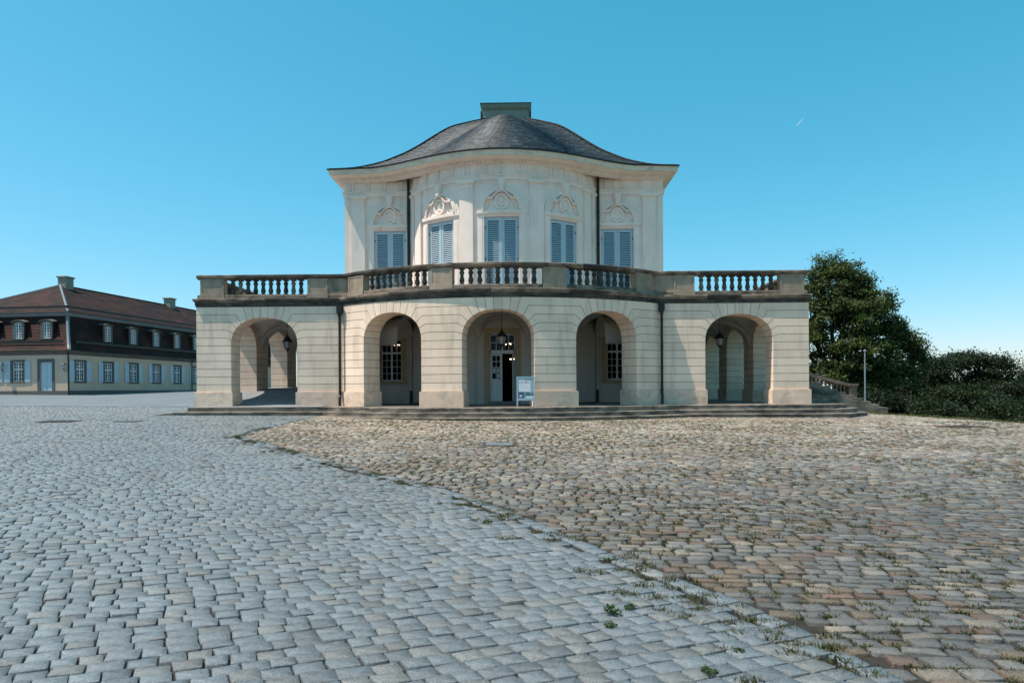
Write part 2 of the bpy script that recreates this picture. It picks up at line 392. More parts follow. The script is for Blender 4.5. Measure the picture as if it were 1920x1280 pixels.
def sett_mesh(i, K, gp, jit, D, tf, r, low=True, dome=.0015):
    """vectorised: returns V (n*m,3), faces, per-sett vertex count; i = index array"""
    P, Q, HL, HW = D; n = len(i)
    if K == 12: base = [(1, .84), (.972, .958), (.87, 1)]
    elif K == 8: base = [(1, .86), (.88, 1)]
    else: base = [(1, 1)]
    rot = lambda t, k: [(a, b) if k == 0 else (-b, a) if k == 1 else (-a, -b) if k == 2 else (b, -a) for a, b in t]
    ring = np.array(sum([rot(base, k) for k in range(4)], []))          # unit square outline, ccw
    hl = (HL[i] - gp)[:, None]; hw = (HW[i] - gp * .8)[:, None]
    ca = 1 + r.uniform(-jit, jit, (n, 4)) ; cb = 1 + r.uniform(-jit, jit, (n, 4))
    a, b = ring[:, 0], ring[:, 1]
    wt = np.stack([(1 + a) * (1 + b), (1 - a) * (1 + b), (1 - a) * (1 - b), (1 + a) * (1 - b)]) / 4
    sa = ca @ wt; sb = cb @ wt
    tw = r.normal(0, .035 if jit < .1 else .06, (n, 1))
    wob = 1 + r.normal(0, .022 if jit < .1 else .05, (n, len(ring)))
    pu = a[None] * sa * hl * wob; pv = b[None] * sb * hw * wob
    pu, pv = pu - pv * tw, pv + pu * tw
    tx = r.normal(0, .02, (n, 1)); ty = r.normal(0, .026, (n, 1)); h0 = r.normal(0, .004, (n, 1))
    ins = .965 if K > 4 else .95
    levels = []
    if low: levels.append((1.0, -.045))
    levels += [(1.0, -.0045), (ins, 0.)]
    Vs = []
    for sc, z in levels:
        x, y = tf(P[i][:, None] + pu * sc, Q[i][:, None] + pv * sc)
        zz = gz(x, y) + z + h0 + (tx * pu + ty * pv if z > -.02 else 0)
        Vs.append(np.stack([x, y, zz], -1))
    if K > 4:
        x, y = tf(P[i][:, None], Q[i][:, None]); Vs.append(np.stack([x, y, gz(x, y) + dome + h0], -1))
    V = np.concatenate(Vs, 1); m = V.shape[1]
    q = []; nl = len(levels)
    for lv in range(nl - 1):
        for k in range(K): q.append((lv * K + k, lv * K + (k + 1) % K, (lv + 1) * K + (k + 1) % K, (lv + 1) * K + k))
    t = [((nl - 1) * K + k, (nl - 1) * K + (k + 1) % K, nl * K) for k in range(K)] if K > 4 else []
    if K == 4: q.append(tuple((nl - 1) * K + k for k in range(4)))
    off = (np.arange(n) * m)[:, None, None]
    F = [(np.array(q)[None] + off).reshape(-1, 4)]
    if t: F.append((np.array(t)[None] + off).reshape(-1, 3))
    return V, F, m

def lay(parent, pname, fname, m, params, region, gp, jit, colour, seed):
    P, Q, HL, HW, X, Y, d, tf, r, vis = gen_setts(*params)
    k = region(X, Y); P, Q, HL, HW, X, Y, d, vis = [a[k] for a in (P, Q, HL, HW, X, Y, d, vis)]
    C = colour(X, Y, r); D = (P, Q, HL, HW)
    order = np.argsort(d + np.where(vis, 0, 100)); near = order[:300]
    rest = np.ones(len(d), bool); rest[near] = False
    V, F, mm = sett_mesh(near, 12, gp, jit, D, tf, r)
    fq = F[0][:len(F[0]) // 300]; ft = F[1][:len(F[1]) // 300]
    for j in range(len(near)):
        c = V[j].mean(0); me = np_mesh(pname, V[j] - c, [fq, ft], C[near[j]])
        o = link(pname, me, m, parent); o.location = c
    for lo, hi, K, low in ((0, 9, 12, True), (9, 15, 8, True), (15, 99, 4, False)):
        i = np.where(rest & (d >= lo) & (d < hi))[0]
        if not len(i): continue
        V, F, mm = sett_mesh(i, K, gp, jit, D, tf, r, low)
        me = np_mesh(fname, V.reshape(-1, 3), F, np.repeat(C[i], mm, 0))
        link(fname, me, m, parent, kind='stuff')
    return X, Y, d

def border_course():
    """a single course of long grey setts following the seam"""
    r = np.random.default_rng(8); B = np.array(BND); T = np.gradient(B, axis=0); L = np.concatenate([[0], np.cumsum(np.hypot(*np.diff(B, axis=0).T))])
    LL = np.linspace(0, L[-1], 400); BX = np.interp(LL, L, B[:, 0]); BY = np.interp(LL, L, B[:, 1]); k = np.ones(25) / 25
    BX[12:-12] = np.convolve(BX, k, 'valid'); BY[12:-12] = np.convolve(BY, k, 'valid'); TX = np.gradient(BX); TY = np.gradient(BY); h = np.hypot(TX, TY)
    def tf(p, q):
        tx = np.interp(p, LL, TX / h); ty = np.interp(p, LL, TY / h); return np.interp(p, LL, BX) + ty * q, np.interp(p, LL, BY) - tx * q
    ln = r.uniform(.17, .26, 400); P = np.cumsum(ln) - ln / 2; ok = P < L[-1] - .3; P = P[ok]; HL = ln[ok] / 2; n = len(P); Q = np.full(n, .045) + r.normal(0, .008, n); HW = np.full(n, .082)
    C = col_grey(*tf(P, Q), r) * 1.05; V, F, mm = sett_mesh(np.arange(n), 12, .0075, .07, (P, Q, HL, HW), tf, r)
    link('border_setts', np_mesh('border_setts', V.reshape(-1, 3), F, np.repeat(C, mm, 0)), 'sett', GREY, kind='stuff')
def col_grey(X, Y, r):
    n = len(X); b = r.normal(1, .10, n) * (.9 + .2 * vnoise(X, Y, 1.7, 3)); c = np.array([.132, .154, .170])[None] * b[:, None]
    warm = r.random(n) < .18; c[warm] *= np.array([1.12, 1.0, .90]); dark = r.random(n) < .08; c[dark] *= .78
    return np.clip(c, .05, .6)
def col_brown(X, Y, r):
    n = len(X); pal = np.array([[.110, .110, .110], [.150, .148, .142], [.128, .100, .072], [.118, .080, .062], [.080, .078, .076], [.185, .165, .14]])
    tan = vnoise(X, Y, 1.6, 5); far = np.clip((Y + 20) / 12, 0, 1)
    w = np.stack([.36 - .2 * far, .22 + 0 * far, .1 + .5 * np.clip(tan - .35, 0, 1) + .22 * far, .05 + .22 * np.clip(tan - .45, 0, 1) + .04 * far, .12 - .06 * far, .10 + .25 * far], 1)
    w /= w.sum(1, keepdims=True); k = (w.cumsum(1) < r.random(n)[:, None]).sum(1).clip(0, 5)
    return np.clip(pal[k] * (1.02 + .95 * far)[:, None] * np.array([[1.06, 1., .93]]) * r.normal(1, .13, n)[:, None] * (.88 + .24 * vnoise(X, Y, 2.3, 9))[:, None], .04, .6)  # paler, tanner stones towards the steps; far sun glare is in the colour too
gx, gy, gd = lay(GREY, 'granite_sett', 'granite_setts', 'sett', (.162, .136, R_(22), .05, .20, .09, 11, .02, .12),
    lambda x, y: ~in_poly(x, y, BROWN) & (x < 9) & (poly_dist(x, y, BND) > .185), .0047, .085, col_grey, 1)
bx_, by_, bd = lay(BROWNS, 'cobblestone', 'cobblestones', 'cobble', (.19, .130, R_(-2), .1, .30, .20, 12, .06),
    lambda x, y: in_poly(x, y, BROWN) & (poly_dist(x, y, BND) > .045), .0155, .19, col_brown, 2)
border_course()

# ------------------------------------------------------------------ arcade walls of rusticated blocks
ZT, ZSPR, AW, AB, AP = 4.13, 2.55, 1.365, 1.12, 2.3
def arch_z(x, aw=AW, ab=AB): return ZSPR + ab * max(0., 1 - abs(x / aw) ** AP) ** (1 / AP)
ZJ = [.6 + .321 * j for j in range(11)] + [ZT]
UA = {7: 1.352, 8: 1.28, 9: 1.15, 10: .945}; UBD = {7: 1.62, 8: 1.55, 9: 1.40, 10: 1.16}
VB = [-.70, -.44, -.15, .15, .44, .70]; VTOP = [-.87, -.5, -.16, .16, .5, .87]
WT = .88
def arcade(name, mp, u0, u1, centres, step):
    core = MB(); e = .02
    bnd = [('w', u0)] + sum([[('a', c, -1), ('a', c, 1)] for c in centres], []) + [('w', u1)]
    # core, a little back from the faces of the blocks
    for L, Rr in zip(bnd[::2], bnd[1::2]):
        a = L[1] + (e if L[0] == 'w' else AW + e); b = Rr[1] - (e if Rr[0] == 'w' else AW + e)
        core.prism([(a, .0), (b, .0), (b, ZSPR), (a, ZSPR)], mp, -WT + e, -e, step)
        lo = [(a, ZSPR), (b, ZSPR)]
    cut = [u0 + e] + list(centres) + [u1 - e]
    for i in range(len(cut) - 1):
        a, b = cut[i], cut[i + 1]; poly = []
        hl = [] if i == 0 else [(a + t, arch_z(t, AW + e, AB + e)) for t in [(AW + e) * math.sin(k * math.pi / 40) for k in range(21)]]
        hr = [] if i == len(cut) - 2 else [(b - t, arch_z(t, AW + e, AB + e)) for t in [(AW + e) * math.sin(k * math.pi / 40) for k in range(20, -1, -1)]]
        poly = (hl if hl else [(a, ZSPR)]) + (hr if hr else [(b, ZSPR)]) + [(b, ZT), (a, ZT)]
        core.prism(poly, mp, -WT + e, -e, step)
    part = core.build(name, 'joint', PAL)
    def block(poly): MB().prism(inset(poly, .0105), mp, -WT, 0, step).build('rusticated_block', 'stucco', part)
    def jp(B, j):   # joint path from the arch outwards
        if B[0] == 'w': return [(B[1], ZJ[j])]
        c, s = B[1], B[2]
        if ZJ[j] <= ZSPR + .01 or j not in UA: return [(c + s * AW, ZJ[j])]
        return [(c + s * UA[j], arch_z(UA[j])), (c + s * UBD[j], ZJ[j])]
    def intr(B, j):
        if B[0] == 'w': return []
        c, s = B[1], B[2]; ua = UA.get(j, AW); ub = UA.get(j + 1, .70 if j == 10 else AW)
        if ua == ub: return []
        pts = [(c + s * (ua + (ub - ua) * t / 5), arch_z(ua + (ub - ua) * t / 5)) for t in range(1, 5)]
        if j == 10: pts += [(c + s * .70, arch_z(.70))]
        return pts
    for L, Rr in zip(bnd[::2], bnd[1::2]):
        for j in range(11):
            bot = jp(L, j) + jp(Rr, j)[::-1]
            if j < 10: top = jp(Rr, j + 1) + jp(L, j + 1)[::-1]
            else: top = [(Rr[1] + (Rr[2] * .87 if Rr[0] == 'a' else 0), ZT), (L[1] + (L[2] * .87 if L[0] == 'a' else 0), ZT)]
            block(bot + intr(Rr, j) + top + intr(L, j)[::-1])
    for c in centres:
        for k in range(5):
            a, b = VB[k], VB[k + 1]
            lo = [(c + a + (b - a) * t / 4, arch_z(a + (b - a) * t / 4)) for t in range(5)]
            block(lo + [(c + VTOP[k + 1], ZT), (c + VTOP[k], ZT)])
    for L, Rr in zip(bnd[::2], bnd[1::2]):
        a = L[1] - (.06 if L[0] == 'w' and abs(L[1]) > 7.2 else 0) if L[0] == 'w' else L[1] + AW - .055
        b = Rr[1] + (.06 if Rr[0] == 'w' and abs(Rr[1]) > 7.2 else 0) if Rr[0] == 'w' else Rr[1] - AW + .055
        q = MB(); q.prism([(a, -.55), (b, -.55), (b, .585), (a, .585)], mp, -WT - .055, .06, step)
        q.prism([(a + .02, .585), (b - .02, .585), (b - .045, .606), (a + .045, .606)], mp, -WT - .03, .035, step)
        q.build('plinth', 'plinth', PAL)
    return part
CW = 9.75
arcade('arcade_wall', m_front, -WX, -XJ + .02, [-CW], None)
arcade('arcade_wall', m_front, XJ - .02, WX, [CW], None)
arcade('arcade_wall', m_bow, -RB * PM, RB * PM, [-4.38, 0, 4.38], .3)
SB = [2.76, 6.95, 11.15]
arcade('arcade_wall', m_left, -TB, -.886, [-b for b in SB[::-1]], None)
arcade('arcade_wall', m_right, .886, TB, SB, None)

# ------------------------------------------------------------------ plan paths
def arc(cx, cy, r, a0, a1, n): return [(cx + r * math.sin(a0 + (a1 - a0) * i / n), cy - r * math.cos(a0 + (a1 - a0) * i / n)) for i in range(n + 1)]
PATH = [(-WX, TB), (-WX, 0), (-XJ, 0)] + arc(0, YC, RB, -PM, PM, 40)[1:-1] + [(XJ, 0), (WX, 0), (WX, TB)]
def cumlen(path): 
    L = [0]
    for a, b in zip(path[:-1], path[1:]): L.append(L[-1] + math.dist(a, b))
    return L
def sub_path(path, s0, s1):
    L = cumlen(path); out = []
    def at(s):
        for i in range(len(L) - 1):
            if s <= L[i + 1] + 1e-9:
                t = (s - L[i]) / (L[i + 1] - L[i]); return (path[i][0] + (path[i + 1][0] - path[i][0]) * t, path[i][1] + (path[i + 1][1] - path[i][1]) * t)
        return path[-1]
    out = [at(s0)] + [p for p, s in zip(path, L) if s0 + .02 < s < s1 - .02] + [at(s1)]
    return out
def offset_path(path, d):
    m = MB(); m.sweep(path, [(d, 0), (d, 1), (d + .1, 1)]); return [(p[0], p[1]) for p in m.v[::3]]
PL = cumlen(PATH)[-1]
def pieces(path, prof, length, gap, name, m, parent, jit=.25, seed=1):
    """cut a moulding into single stones along the path"""
    T = cumlen(path); tot = T[-1]; r = random.Random(seed); s = 0.
    while s < tot - .05:
        e = s + length * r.uniform(1 - jit, 1 + jit)
        if tot - e < length * .5: e = tot
        dz = r.uniform(-.004, .004); dn = r.uniform(-.006, .006)
        MB().sweep(sub_path(path, s + gap / 2, e - gap / 2), [(n + dn, z + dz) for n, z in prof]).build(name, m if isinstance(m, str) else r.choice(m), parent)
        s = e
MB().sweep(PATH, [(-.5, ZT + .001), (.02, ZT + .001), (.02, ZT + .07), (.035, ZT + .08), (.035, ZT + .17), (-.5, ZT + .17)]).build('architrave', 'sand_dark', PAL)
pieces(PATH, [(-.5, ZT + .172), (.04, ZT + .172), (.05, ZT + .2), (.075, ZT + .235), (.098, ZT + .245), (.10, ZT + .31), (.085, ZT + .335), (-.5, ZT + .345)], 1.35, .007, 'cornice_stone', ['sand', 'sand_dark', 'sand'], PAL)
ZB = ZT + .347                                                       # 4.477: foot of the balustrade
BAL = MB().sweep(PATH, [(-.42, ZB + .001), (-.04, ZB + .001), (-.04, ZB + .13), (-.06, ZB + .15), (-.40, ZB + .15), (-.42, ZB + .13)]).build('balustrade', 'sand', PAL)
BALN = -.23                                                          # centre line of the balustrade
ZR = ZB + .80
pieces(PATH, [(-.40, ZR), (-.06, ZR), (-.05, ZR + .03), (-.02, ZR + .05), (-.005, ZR + .075), (-.005, ZR + .15), (-.03, ZR + .175), (-.43, ZR + .175), (-.455, ZR + .15), (-.455, ZR + .075), (-.43, ZR + .05), (-.41, ZR + .03)],
       1.5, .006, 'coping_stone', ['sand_dark', 'sand', 'sand_dark'], BAL, seed=3)
# pedestals and balusters by arc length on the centre line
def prof_baluster():
    h = ZR - (ZB + .15); p = [(.085, 0), (.085, .05), (.055, .06), (.05, .085), (.075, .10), (.088, .15), (.085, .21), (.068, .28), (.05, .315), (.068, .325), (.068, .345),
                              (.05, .355), (.062, .40), (.085, .45), (.085, .485), (.068, .53), (.05, .565), (.085, .585), (.085, h)]
    return p
def square_baluster():
    b = MB(); b.lathe([(r_ * (1.18 if r_ < .084 else 1.16), z_) for r_, z_ in prof_baluster()], 10); h = ZR - (ZB + .15)
    b.box(-.1, .1, -.1, .1, 0, .045); b.box(-.1, .1, -.1, .1, h - .055, h)
    return b
bal_me = bpy.data.meshes.new('baluster'); q = square_baluster(); bal_me.from_pydata(q.v, [], q.f); bal_me.materials.append(MT['sand_dark']); bal_me.shade_smooth()
bal_me2 = bal_me.copy(); bal_me2.materials.clear(); bal_me2.materials.append(MT['sand'])
def baluster(x, y, rz):
    o = bpy.data.objects.new('baluster', random.choice((bal_me, bal_me2, bal_me, bal_me))); COL.objects.link(o); o.parent = BAL; o.location = (x, y, ZB + .149); o.rotation_euler = (0, 0, rz)
def pedestal(mp, u, w, n_in=-.42, n_out=-.055):
    b = MB(); z0, z1 = ZB + .15, ZR
    b.prism([(u - w / 2, z0), (u + w / 2, z0), (u + w / 2, z1), (u - w / 2, z1)], mp, n_in + .02, n_out, .3)
    b.prism([(u - w / 2 - .02, ZB + .004), (u + w / 2 + .02, ZB + .004), (u + w / 2 + .02, ZB + .16), (u - w / 2 - .02, ZB + .16)], mp, n_in - .02, n_out + .05, .3)
    # raised border round the sunk panel
    for a, bb, c, d in ((u - w / 2, u + w / 2, z0 + .005, z0 + .07), (u - w / 2, u + w / 2, z1 - .06, z1 - .002), (u - w / 2, u - w / 2 + .07, z0 + .07, z1 - .06), (u + w / 2 - .07, u + w / 2, z0 + .07, z1 - .06)):
        b.prism([(a, c), (bb, c), (bb, d), (a, d)], mp, n_out - .01, n_out + .014, .3)
    b.build('pedestal', 'sand_pale', BAL)
def bal_run(mp, u0, u1, pitch, rot):
    n = max(1, round((u1 - u0) / pitch) - 1); s = (u1 - u0) / (n + 1)
    for i in range(n):
        u = u0 + s * (i + 1); p = mp(u, BALN, 0); baluster(p[0], p[1], rot(u))
for sg in (-1, 1):
    for a, w in ((7.54, .84), (11.93, .98)): pedestal(m_front, sg * a, w)
    bal_run(m_front, *sorted((sg * 7.96, sg * 11.44)), .316, lambda u: 0)
    pedestal(m_bow, sg * 2.19, .88); pedestal(m_bow, sg * 6.27, .92)
    bal_run(m_bow, *sorted((sg * 2.63, sg * 5.81)), .318, lambda u: u / RB)
    mp = m_left if sg < 0 else m_right
    yy = [(.7, 3.6), (4.4, 7.8), (8.6, 12.0), (12.8, 16.2)]
    for a, b_ in yy:
        bal_run(mp, *((-b_, -a) if sg < 0 else (a, b_)), .30, lambda u: math.pi / 2)
        pedestal(mp, (-(b_ + .4) if sg < 0 else b_ + .4), .8)
    # plain solid stretch of parapet next to the bow
    b = MB(); b.prism([(sg * 6.3, ZB + .15), (sg * 7.14, ZB + .15), (sg * 7.14, ZR), (sg * 6.3, ZR)][::sg], m_front, -.38, -.075); b.build('parapet_panel', 'sand_pale', BAL)
bal_run(m_bow, -1.76, 1.76, .338, lambda u: u / RB)
# terrace slab
tp = offset_path(PATH, -.3)
b = MB(); n = len(tp); b.v = [(x, y, 4.30) for x, y in tp] + [(x, y, ZB - .02) for x, y in tp]; b.f = [tuple(range(n - 1, -1, -1)), tuple(range(n, 2 * n))]
b.build('terrace_floor', 'floor', PAL)

# ------------------------------------------------------------------ arcade interior: floor, vaults, ground floor wall
lp = offset_path(PATH, 0)
b = MB(); q = [(-7.2, TB), (-7.2, .5)] + [(x, y) for x, y in offset_path(PATH, -.1) if abs(x) < 6.6] + [(12.4, -.0 + .1), (12.4, TB)]
b.v = [(x, y, .004) for x, y in q]; b.f = [tuple(range(len(q)))]; b.build('arcade_floor', 'floor', PAL)
# cobbled ramp through the left wing
MT['ramp'] = far_paving('ramp_cobbles', (.20, .21, .23), (.28, .285, .295), (.08, .08, .08), .16, .12, 0)
b = MB(); rp = [(-1.0, .0), (.2, .03), (5.0, .76), (17, .98)]
b.v = [(x, y, z + .008) for y, z in rp for x in (-12.5, -7.15)]; b.f = [(2 * i, 2 * i + 1, 2 * i + 3, 2 * i + 2) for i in range(3)]
b.build('cobbled_ramp', 'ramp', PAL)
def vault_z(t, half): return ZSPR + 1.38 * max(0, 1 - abs(min(1, abs(t) / half)) ** AP) ** (1 / AP)
def vault_grid(fn, us, vs, name='vault'):
    b = MB(); nu = len(us); b.v = [fn(u, v) for v in vs for u in us]
    b.f = [(j * nu + i, (j + 1) * nu + i, (j + 1) * nu + i + 1, j * nu + i + 1) for j in range(len(vs) - 1) for i in range(nu - 1)]
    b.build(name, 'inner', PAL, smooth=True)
lin = lambda a, b, n: [a + (b - a) * i / n for i in range(n + 1)]
for sg in (-1, 1):
    for c in SB + [15.3]:
        h = 2.095
        vault_grid(lambda u, v, c=c, h=h: (sg * u, v, max(vault_z(u - CW, 1.96), vault_z(v - c, h - .18))), lin(7.75, 11.75, 28), lin(max(c - h, .87), c + h, 28))
    vault_grid(lambda u, v: (sg * u, v, vault_z(v - 3.05, 2.3)), lin(4.4, 7.76, 10), lin(.3, 5.25, 24))
    # transverse arch ribs between the wing bays
    for yb in (4.86, 9.05, 13.2):
        b = MB(); 
        for i in range(16):
            t0, t1 = -1.96 + 3.92 * i / 16, -1.96 + 3.92 * (i + 1) / 16
            b.prism([(CW + t0, vault_z(t0, 1.97) - .14), (CW + t1, vault_z(t1, 1.97) - .14), (CW + t1, 4.2), (CW + t0, 4.2)], lambda u, n, z: (sg * u, yb - n, z), -.28, .28)
        b.build('vault_rib', 'inner', PAL)
    # pier on the inner wall carrying the ribs
    for yb in (4.86, 9.05, 13.2):
        b = MB(); x0, x1 = sorted((sg * 7.7, sg * 7.95)); b.box(x0, x1, yb - .3, yb + .3, 0, 2.75); b.build('wall_pier', 'inner', PAL)
def bow_vault(a, r):
    A = .438; k = round(a / A); k = max(-1, min(1, k)); return (r * math.sin(a), 7.7 - r * math.cos(a), max(vault_z((a - k * A) * 9.2, 1.9), vault_z(r - 7.15, 2.1)))
vault_grid(bow_vault, lin(-PM - .02, PM + .02, 60), lin(5.0, 9.2, 22))

def wall_bays(mp, u0, u1, opens, z0, z1, m, name, step, th=.35):
    """wall with rectangular openings (u, w, za, zb)"""
    b = MB(); a = u0
    for (c, w, za, zb) in opens:
        b.prism([(a, z0), (c - w / 2, z0), (c - w / 2, z1), (a, z1)], mp, -th, 0, step)
        if za > z0: b.prism([(c - w / 2, z0), (c + w / 2, z0), (c + w / 2, za), (c - w / 2, za)], mp, -th, 0, step)
        if zb < z1: b.prism([(c - w / 2, zb), (c + w / 2, zb), (c + w / 2, z1), (c - w / 2, z1)], mp, -th, 0, step)
        a = c + w / 2
    b.prism([(a, z0), (u1, z0), (u1, z1), (a, z1)], mp, -th, 0, step)
    return b.build(name, m, PAL)
GW = 1.02                                                            # clear width of the ground floor windows
for sg in (-1, 1):
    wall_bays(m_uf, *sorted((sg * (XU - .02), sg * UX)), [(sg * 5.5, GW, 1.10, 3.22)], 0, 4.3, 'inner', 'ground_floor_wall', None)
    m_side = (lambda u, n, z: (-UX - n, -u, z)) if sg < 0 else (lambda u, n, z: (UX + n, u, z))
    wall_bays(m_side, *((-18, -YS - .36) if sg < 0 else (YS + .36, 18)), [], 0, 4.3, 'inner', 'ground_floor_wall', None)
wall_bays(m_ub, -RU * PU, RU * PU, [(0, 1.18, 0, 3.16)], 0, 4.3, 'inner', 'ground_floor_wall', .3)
# low grey dado line and wall arch mouldings in the arcade
b = MB(); b.prism([(-RU * PU, .93), (-.83, .93), (-.83, .96), (-RU * PU, .96)], m_ub, 0, .012, .3); b.prism([(.83, .93), (RU * PU, .93), (RU * PU, .96), (.83, .96)], m_ub, 0, .012, .3); b.build('dado_moulding', 'inner', PAL)
def ring_band(b, mp, uc, zc, ri, ro, rzi, rzo, n0, n1, a0=0., a1=math.pi, seg=20, step=None):
    for i in range(seg):
        t0 = a0 + (a1 - a0) * i / seg; t1 = a0 + (a1 - a0) * (i + 1) / seg
        b.prism([(uc + ro * math.cos(t0), zc + rzo * math.sin(t0)), (uc + ro * math.cos(t1), zc + rzo * math.sin(t1)), (uc + ri * math.cos(t1), zc + rzi * math.sin(t1)), (uc + ri * math.cos(t0), zc + rzi * math.sin(t0))], mp, n0, n1, step)
b = MB(); ring_band(b, m_ub, 0, 2.75, 1.20, 1.24, 1.0, 1.04, .0, .05); 
for s in (-1, 1): b.prism([(s * 1.2 - (.04 if s < 0 else 0), 0), (s * 1.2 + (.04 if s > 0 else 0), 0), (s * 1.2 + (.04 if s > 0 else 0), 2.75), (s * 1.2 - (.04 if s < 0 else 0), 2.75)], m_ub, 0, .05)
b.build('wall_arch', 'inner', PAL)

# ------------------------------------------------------------------ ground floor windows and door
pane_cache = {}
def pane(parent, mp_pt, w, h, m='glass'):
    key = (round(w, 4), round(h, 4), m)
    if key not in pane_cache:
        q = MB().box(-w / 2, w / 2, -.003, .003, 0, h); me = bpy.data.meshes.new('pane'); me.from_pydata(q.v, [], q.f); me.materials.append(MT[m]); pane_cache[key] = me
    o = bpy.data.objects.new('pane', pane_cache[key]); COL.objects.link(o); o.parent = parent; o.location = mp_pt; return o
def casement(parent, xc, y, z0, w, h, cols, rows, transom, m='white', pm='glass', name='window', bar=.022, fr=.06):
    """two-leaf casement with muntins facing -y; panes are sub-parts"""
    b = MB(); x0, x1 = xc - w / 2, xc + w / 2
    b.box(x0, x1, y - .05, y + .03, z0, z0 + fr); b.box(x0, x1, y - .05, y + .03, z0 + h - fr, z0 + h)
    b.box(x0, x0 + fr, y - .052, y + .028, z0 + fr, z0 + h - fr); b.box(x1 - fr, x1, y - .052, y + .028, z0 + fr, z0 + h - fr)
    mz = z0 + transom; b.box(x0 + fr, x1 - fr, y - .06, y + .026, mz - .05, mz + .05); b.box(xc - .045, xc + .045, y - .065, y + .024, z0 + fr, z0 + h - fr)
    o = b.build(name, m, parent); bars = MB()
    for (za, zb, nr) in ((z0 + fr, mz - .05, rows[0]), (mz + .05, z0 + h - fr, rows[1])):
        for (xa, xb) in ((x0 + fr, xc - .045), (xc + .045, x1 - fr)):
            cw, ch = (xb - xa) / cols, (zb - za) / nr
            for i in range(cols):
                for j in range(nr): pane(o, (xa + cw * (i + .5), y + .005, za + ch * j + bar / 4), cw - bar / 2, ch - bar / 2, pm)
            for i in range(1, cols): bars.box(xa + cw * i - bar / 2, xa + cw * i + bar / 2, y - .03, y + .012, za, zb)
            for j in range(1, nr): bars.box(xa, xb, y - .028, y + .010, za + ch * j - bar / 2, za + ch * j + bar / 2)
    bars.build('muntins', m, o); return o
def surround(mp, c, w, z0, z1, t, m, name='surround', sill=True, nn=.05, step=None):
    b = MB()
    b.prism([(c - w / 2 - t, z0), (c - w / 2, z0), (c - w / 2, z1), (c - w / 2 - t, z1)], mp, -.2, nn, step)
    b.prism([(c + w / 2, z0), (c + w / 2 + t, z0), (c + w / 2 + t, z1), (c + w / 2, z1)], mp, -.2, nn, step)
    b.prism([(c - w / 2 - t, z1), (c + w / 2 + t, z1), (c + w / 2 + t, z1 + t), (c - w / 2 - t, z1 + t)], mp, -.2, nn + .003, step)
    if sill: b.prism([(c - w / 2 - t - .03, z0 - t * .7), (c + w / 2 + t + .03, z0 - t * .7), (c + w / 2 + t + .03, z0), (c - w / 2 - t - .03, z0)], mp, -.2, nn + .04, step)
    return b.build(name, m, PAL)
for sg in (-1, 1):
    casement(PAL, sg * 5.5, YS + .17, 1.10, GW, 2.12, 2, (4, 2), 1.36, pm='clear', bar=.026)
    surround(m_uf, sg * 5.5, GW, 1.10, 3.22, .22, 'ochre')
surround(m_ub, 0, 1.18, 0.0, 3.16, .23, 'ochre', sill=False, step=.3)
DY = UC - RU + .17                                                   # door plane
b = MB(); b.box(-.59, .59, DY - .05, DY + .03, 2.26, 2.42); b.box(-.59, -.53, DY - .05, DY + .03, .12, 3.16); b.box(.53, .59, DY - .05, DY + .03, .12, 3.16); b.box(-.53, .53, DY - .05, DY + .03, 3.09, 3.16)
b.box(-.03, .03, DY - .04, DY + .02, 2.42, 3.09)
for x in (-.28, .28): b.box(x - .013, x + .013, DY - .03, DY + .01, 2.42, 3.09)
b.box(-.53, .53, DY - .028, DY + .008, 2.74, 2.766)
FAN = b.build('fanlight', 'door', PAL)
for i in range(4):
    for j in range(2): pane(FAN, ((-.405, -.155, .155, .405)[i], DY - .005, 2.42 + j * .335), .235, .32, 'clear')
b = MB(); x0, x1 = -.525, -.01                                        # the closed left leaf
b.box(x0, x0 + .07, DY - .04, DY + .02, .13, 2.25); b.box(x1 - .10, x1, DY - .045, DY + .02, .13, 2.25)
b.box(x0 + .07, x1 - .10, DY - .04, DY + .02, .13, .26); b.box(x0 + .07, x1 - .10, DY - .04, DY + .02, 1.02, 1.14); b.box(x0 + .07, x1 - .10, DY - .04, DY + .02, 2.17, 2.25)
b.box(x0 + .07, x1 - .10, DY - .015, DY + .01, .26, 1.02); b.box(x0 + .12, x1 - .15, DY - .03, DY - .005, .33, .95)
for j in (1, 2, 3): b.box(x0 + .07, x1 - .1, DY - .03, DY + .01, 1.14 + j * .2575 - .012, 1.14 + j * .2575 + .012)
b.box((x0 + x1 - .03) / 2 - .012, (x0 + x1 - .03) / 2 + .012, DY - .032, DY + .008, 1.14, 2.17)
DOOR = b.build('door', 'door', PAL)
for i in range(2):
    for j in range(4): pane(DOOR, (x0 + .07 + .08625 + i * .1725, DY, 1.145 + j * .2575), .155, .245, 'glass_shade')
for x, z in ((-.37, 1.44), (-.19, 1.44), (-.19, 1.18)):
    b = MB(); b.box(x - .055, x + .055, DY - .012, DY - .006, z, z + .17); b.box(x - .04, x + .04, DY - .014, DY - .012, z + .03, z + .14); b.build('paper_notice', 'white', DOOR)
b = MB(); b.tube([(x1 - .05, DY - .05, 1.1), (x1 - .05, DY - .10, 1.1), (x1 - .13, DY - .10, 1.1)], .012, 6); b.build('door_handle', 'black', DOOR)
b = MB(); b.box(.44, .50, DY + .05, DY + .57, .13, 2.25); b.build('door', 'door', PAL, label='open right leaf folded back into the dark hall')
b = MB(); b.box(-.62, .62, DY - .24, DY + .3, .0, .12); b.build('door_sill', 'floor', PAL)
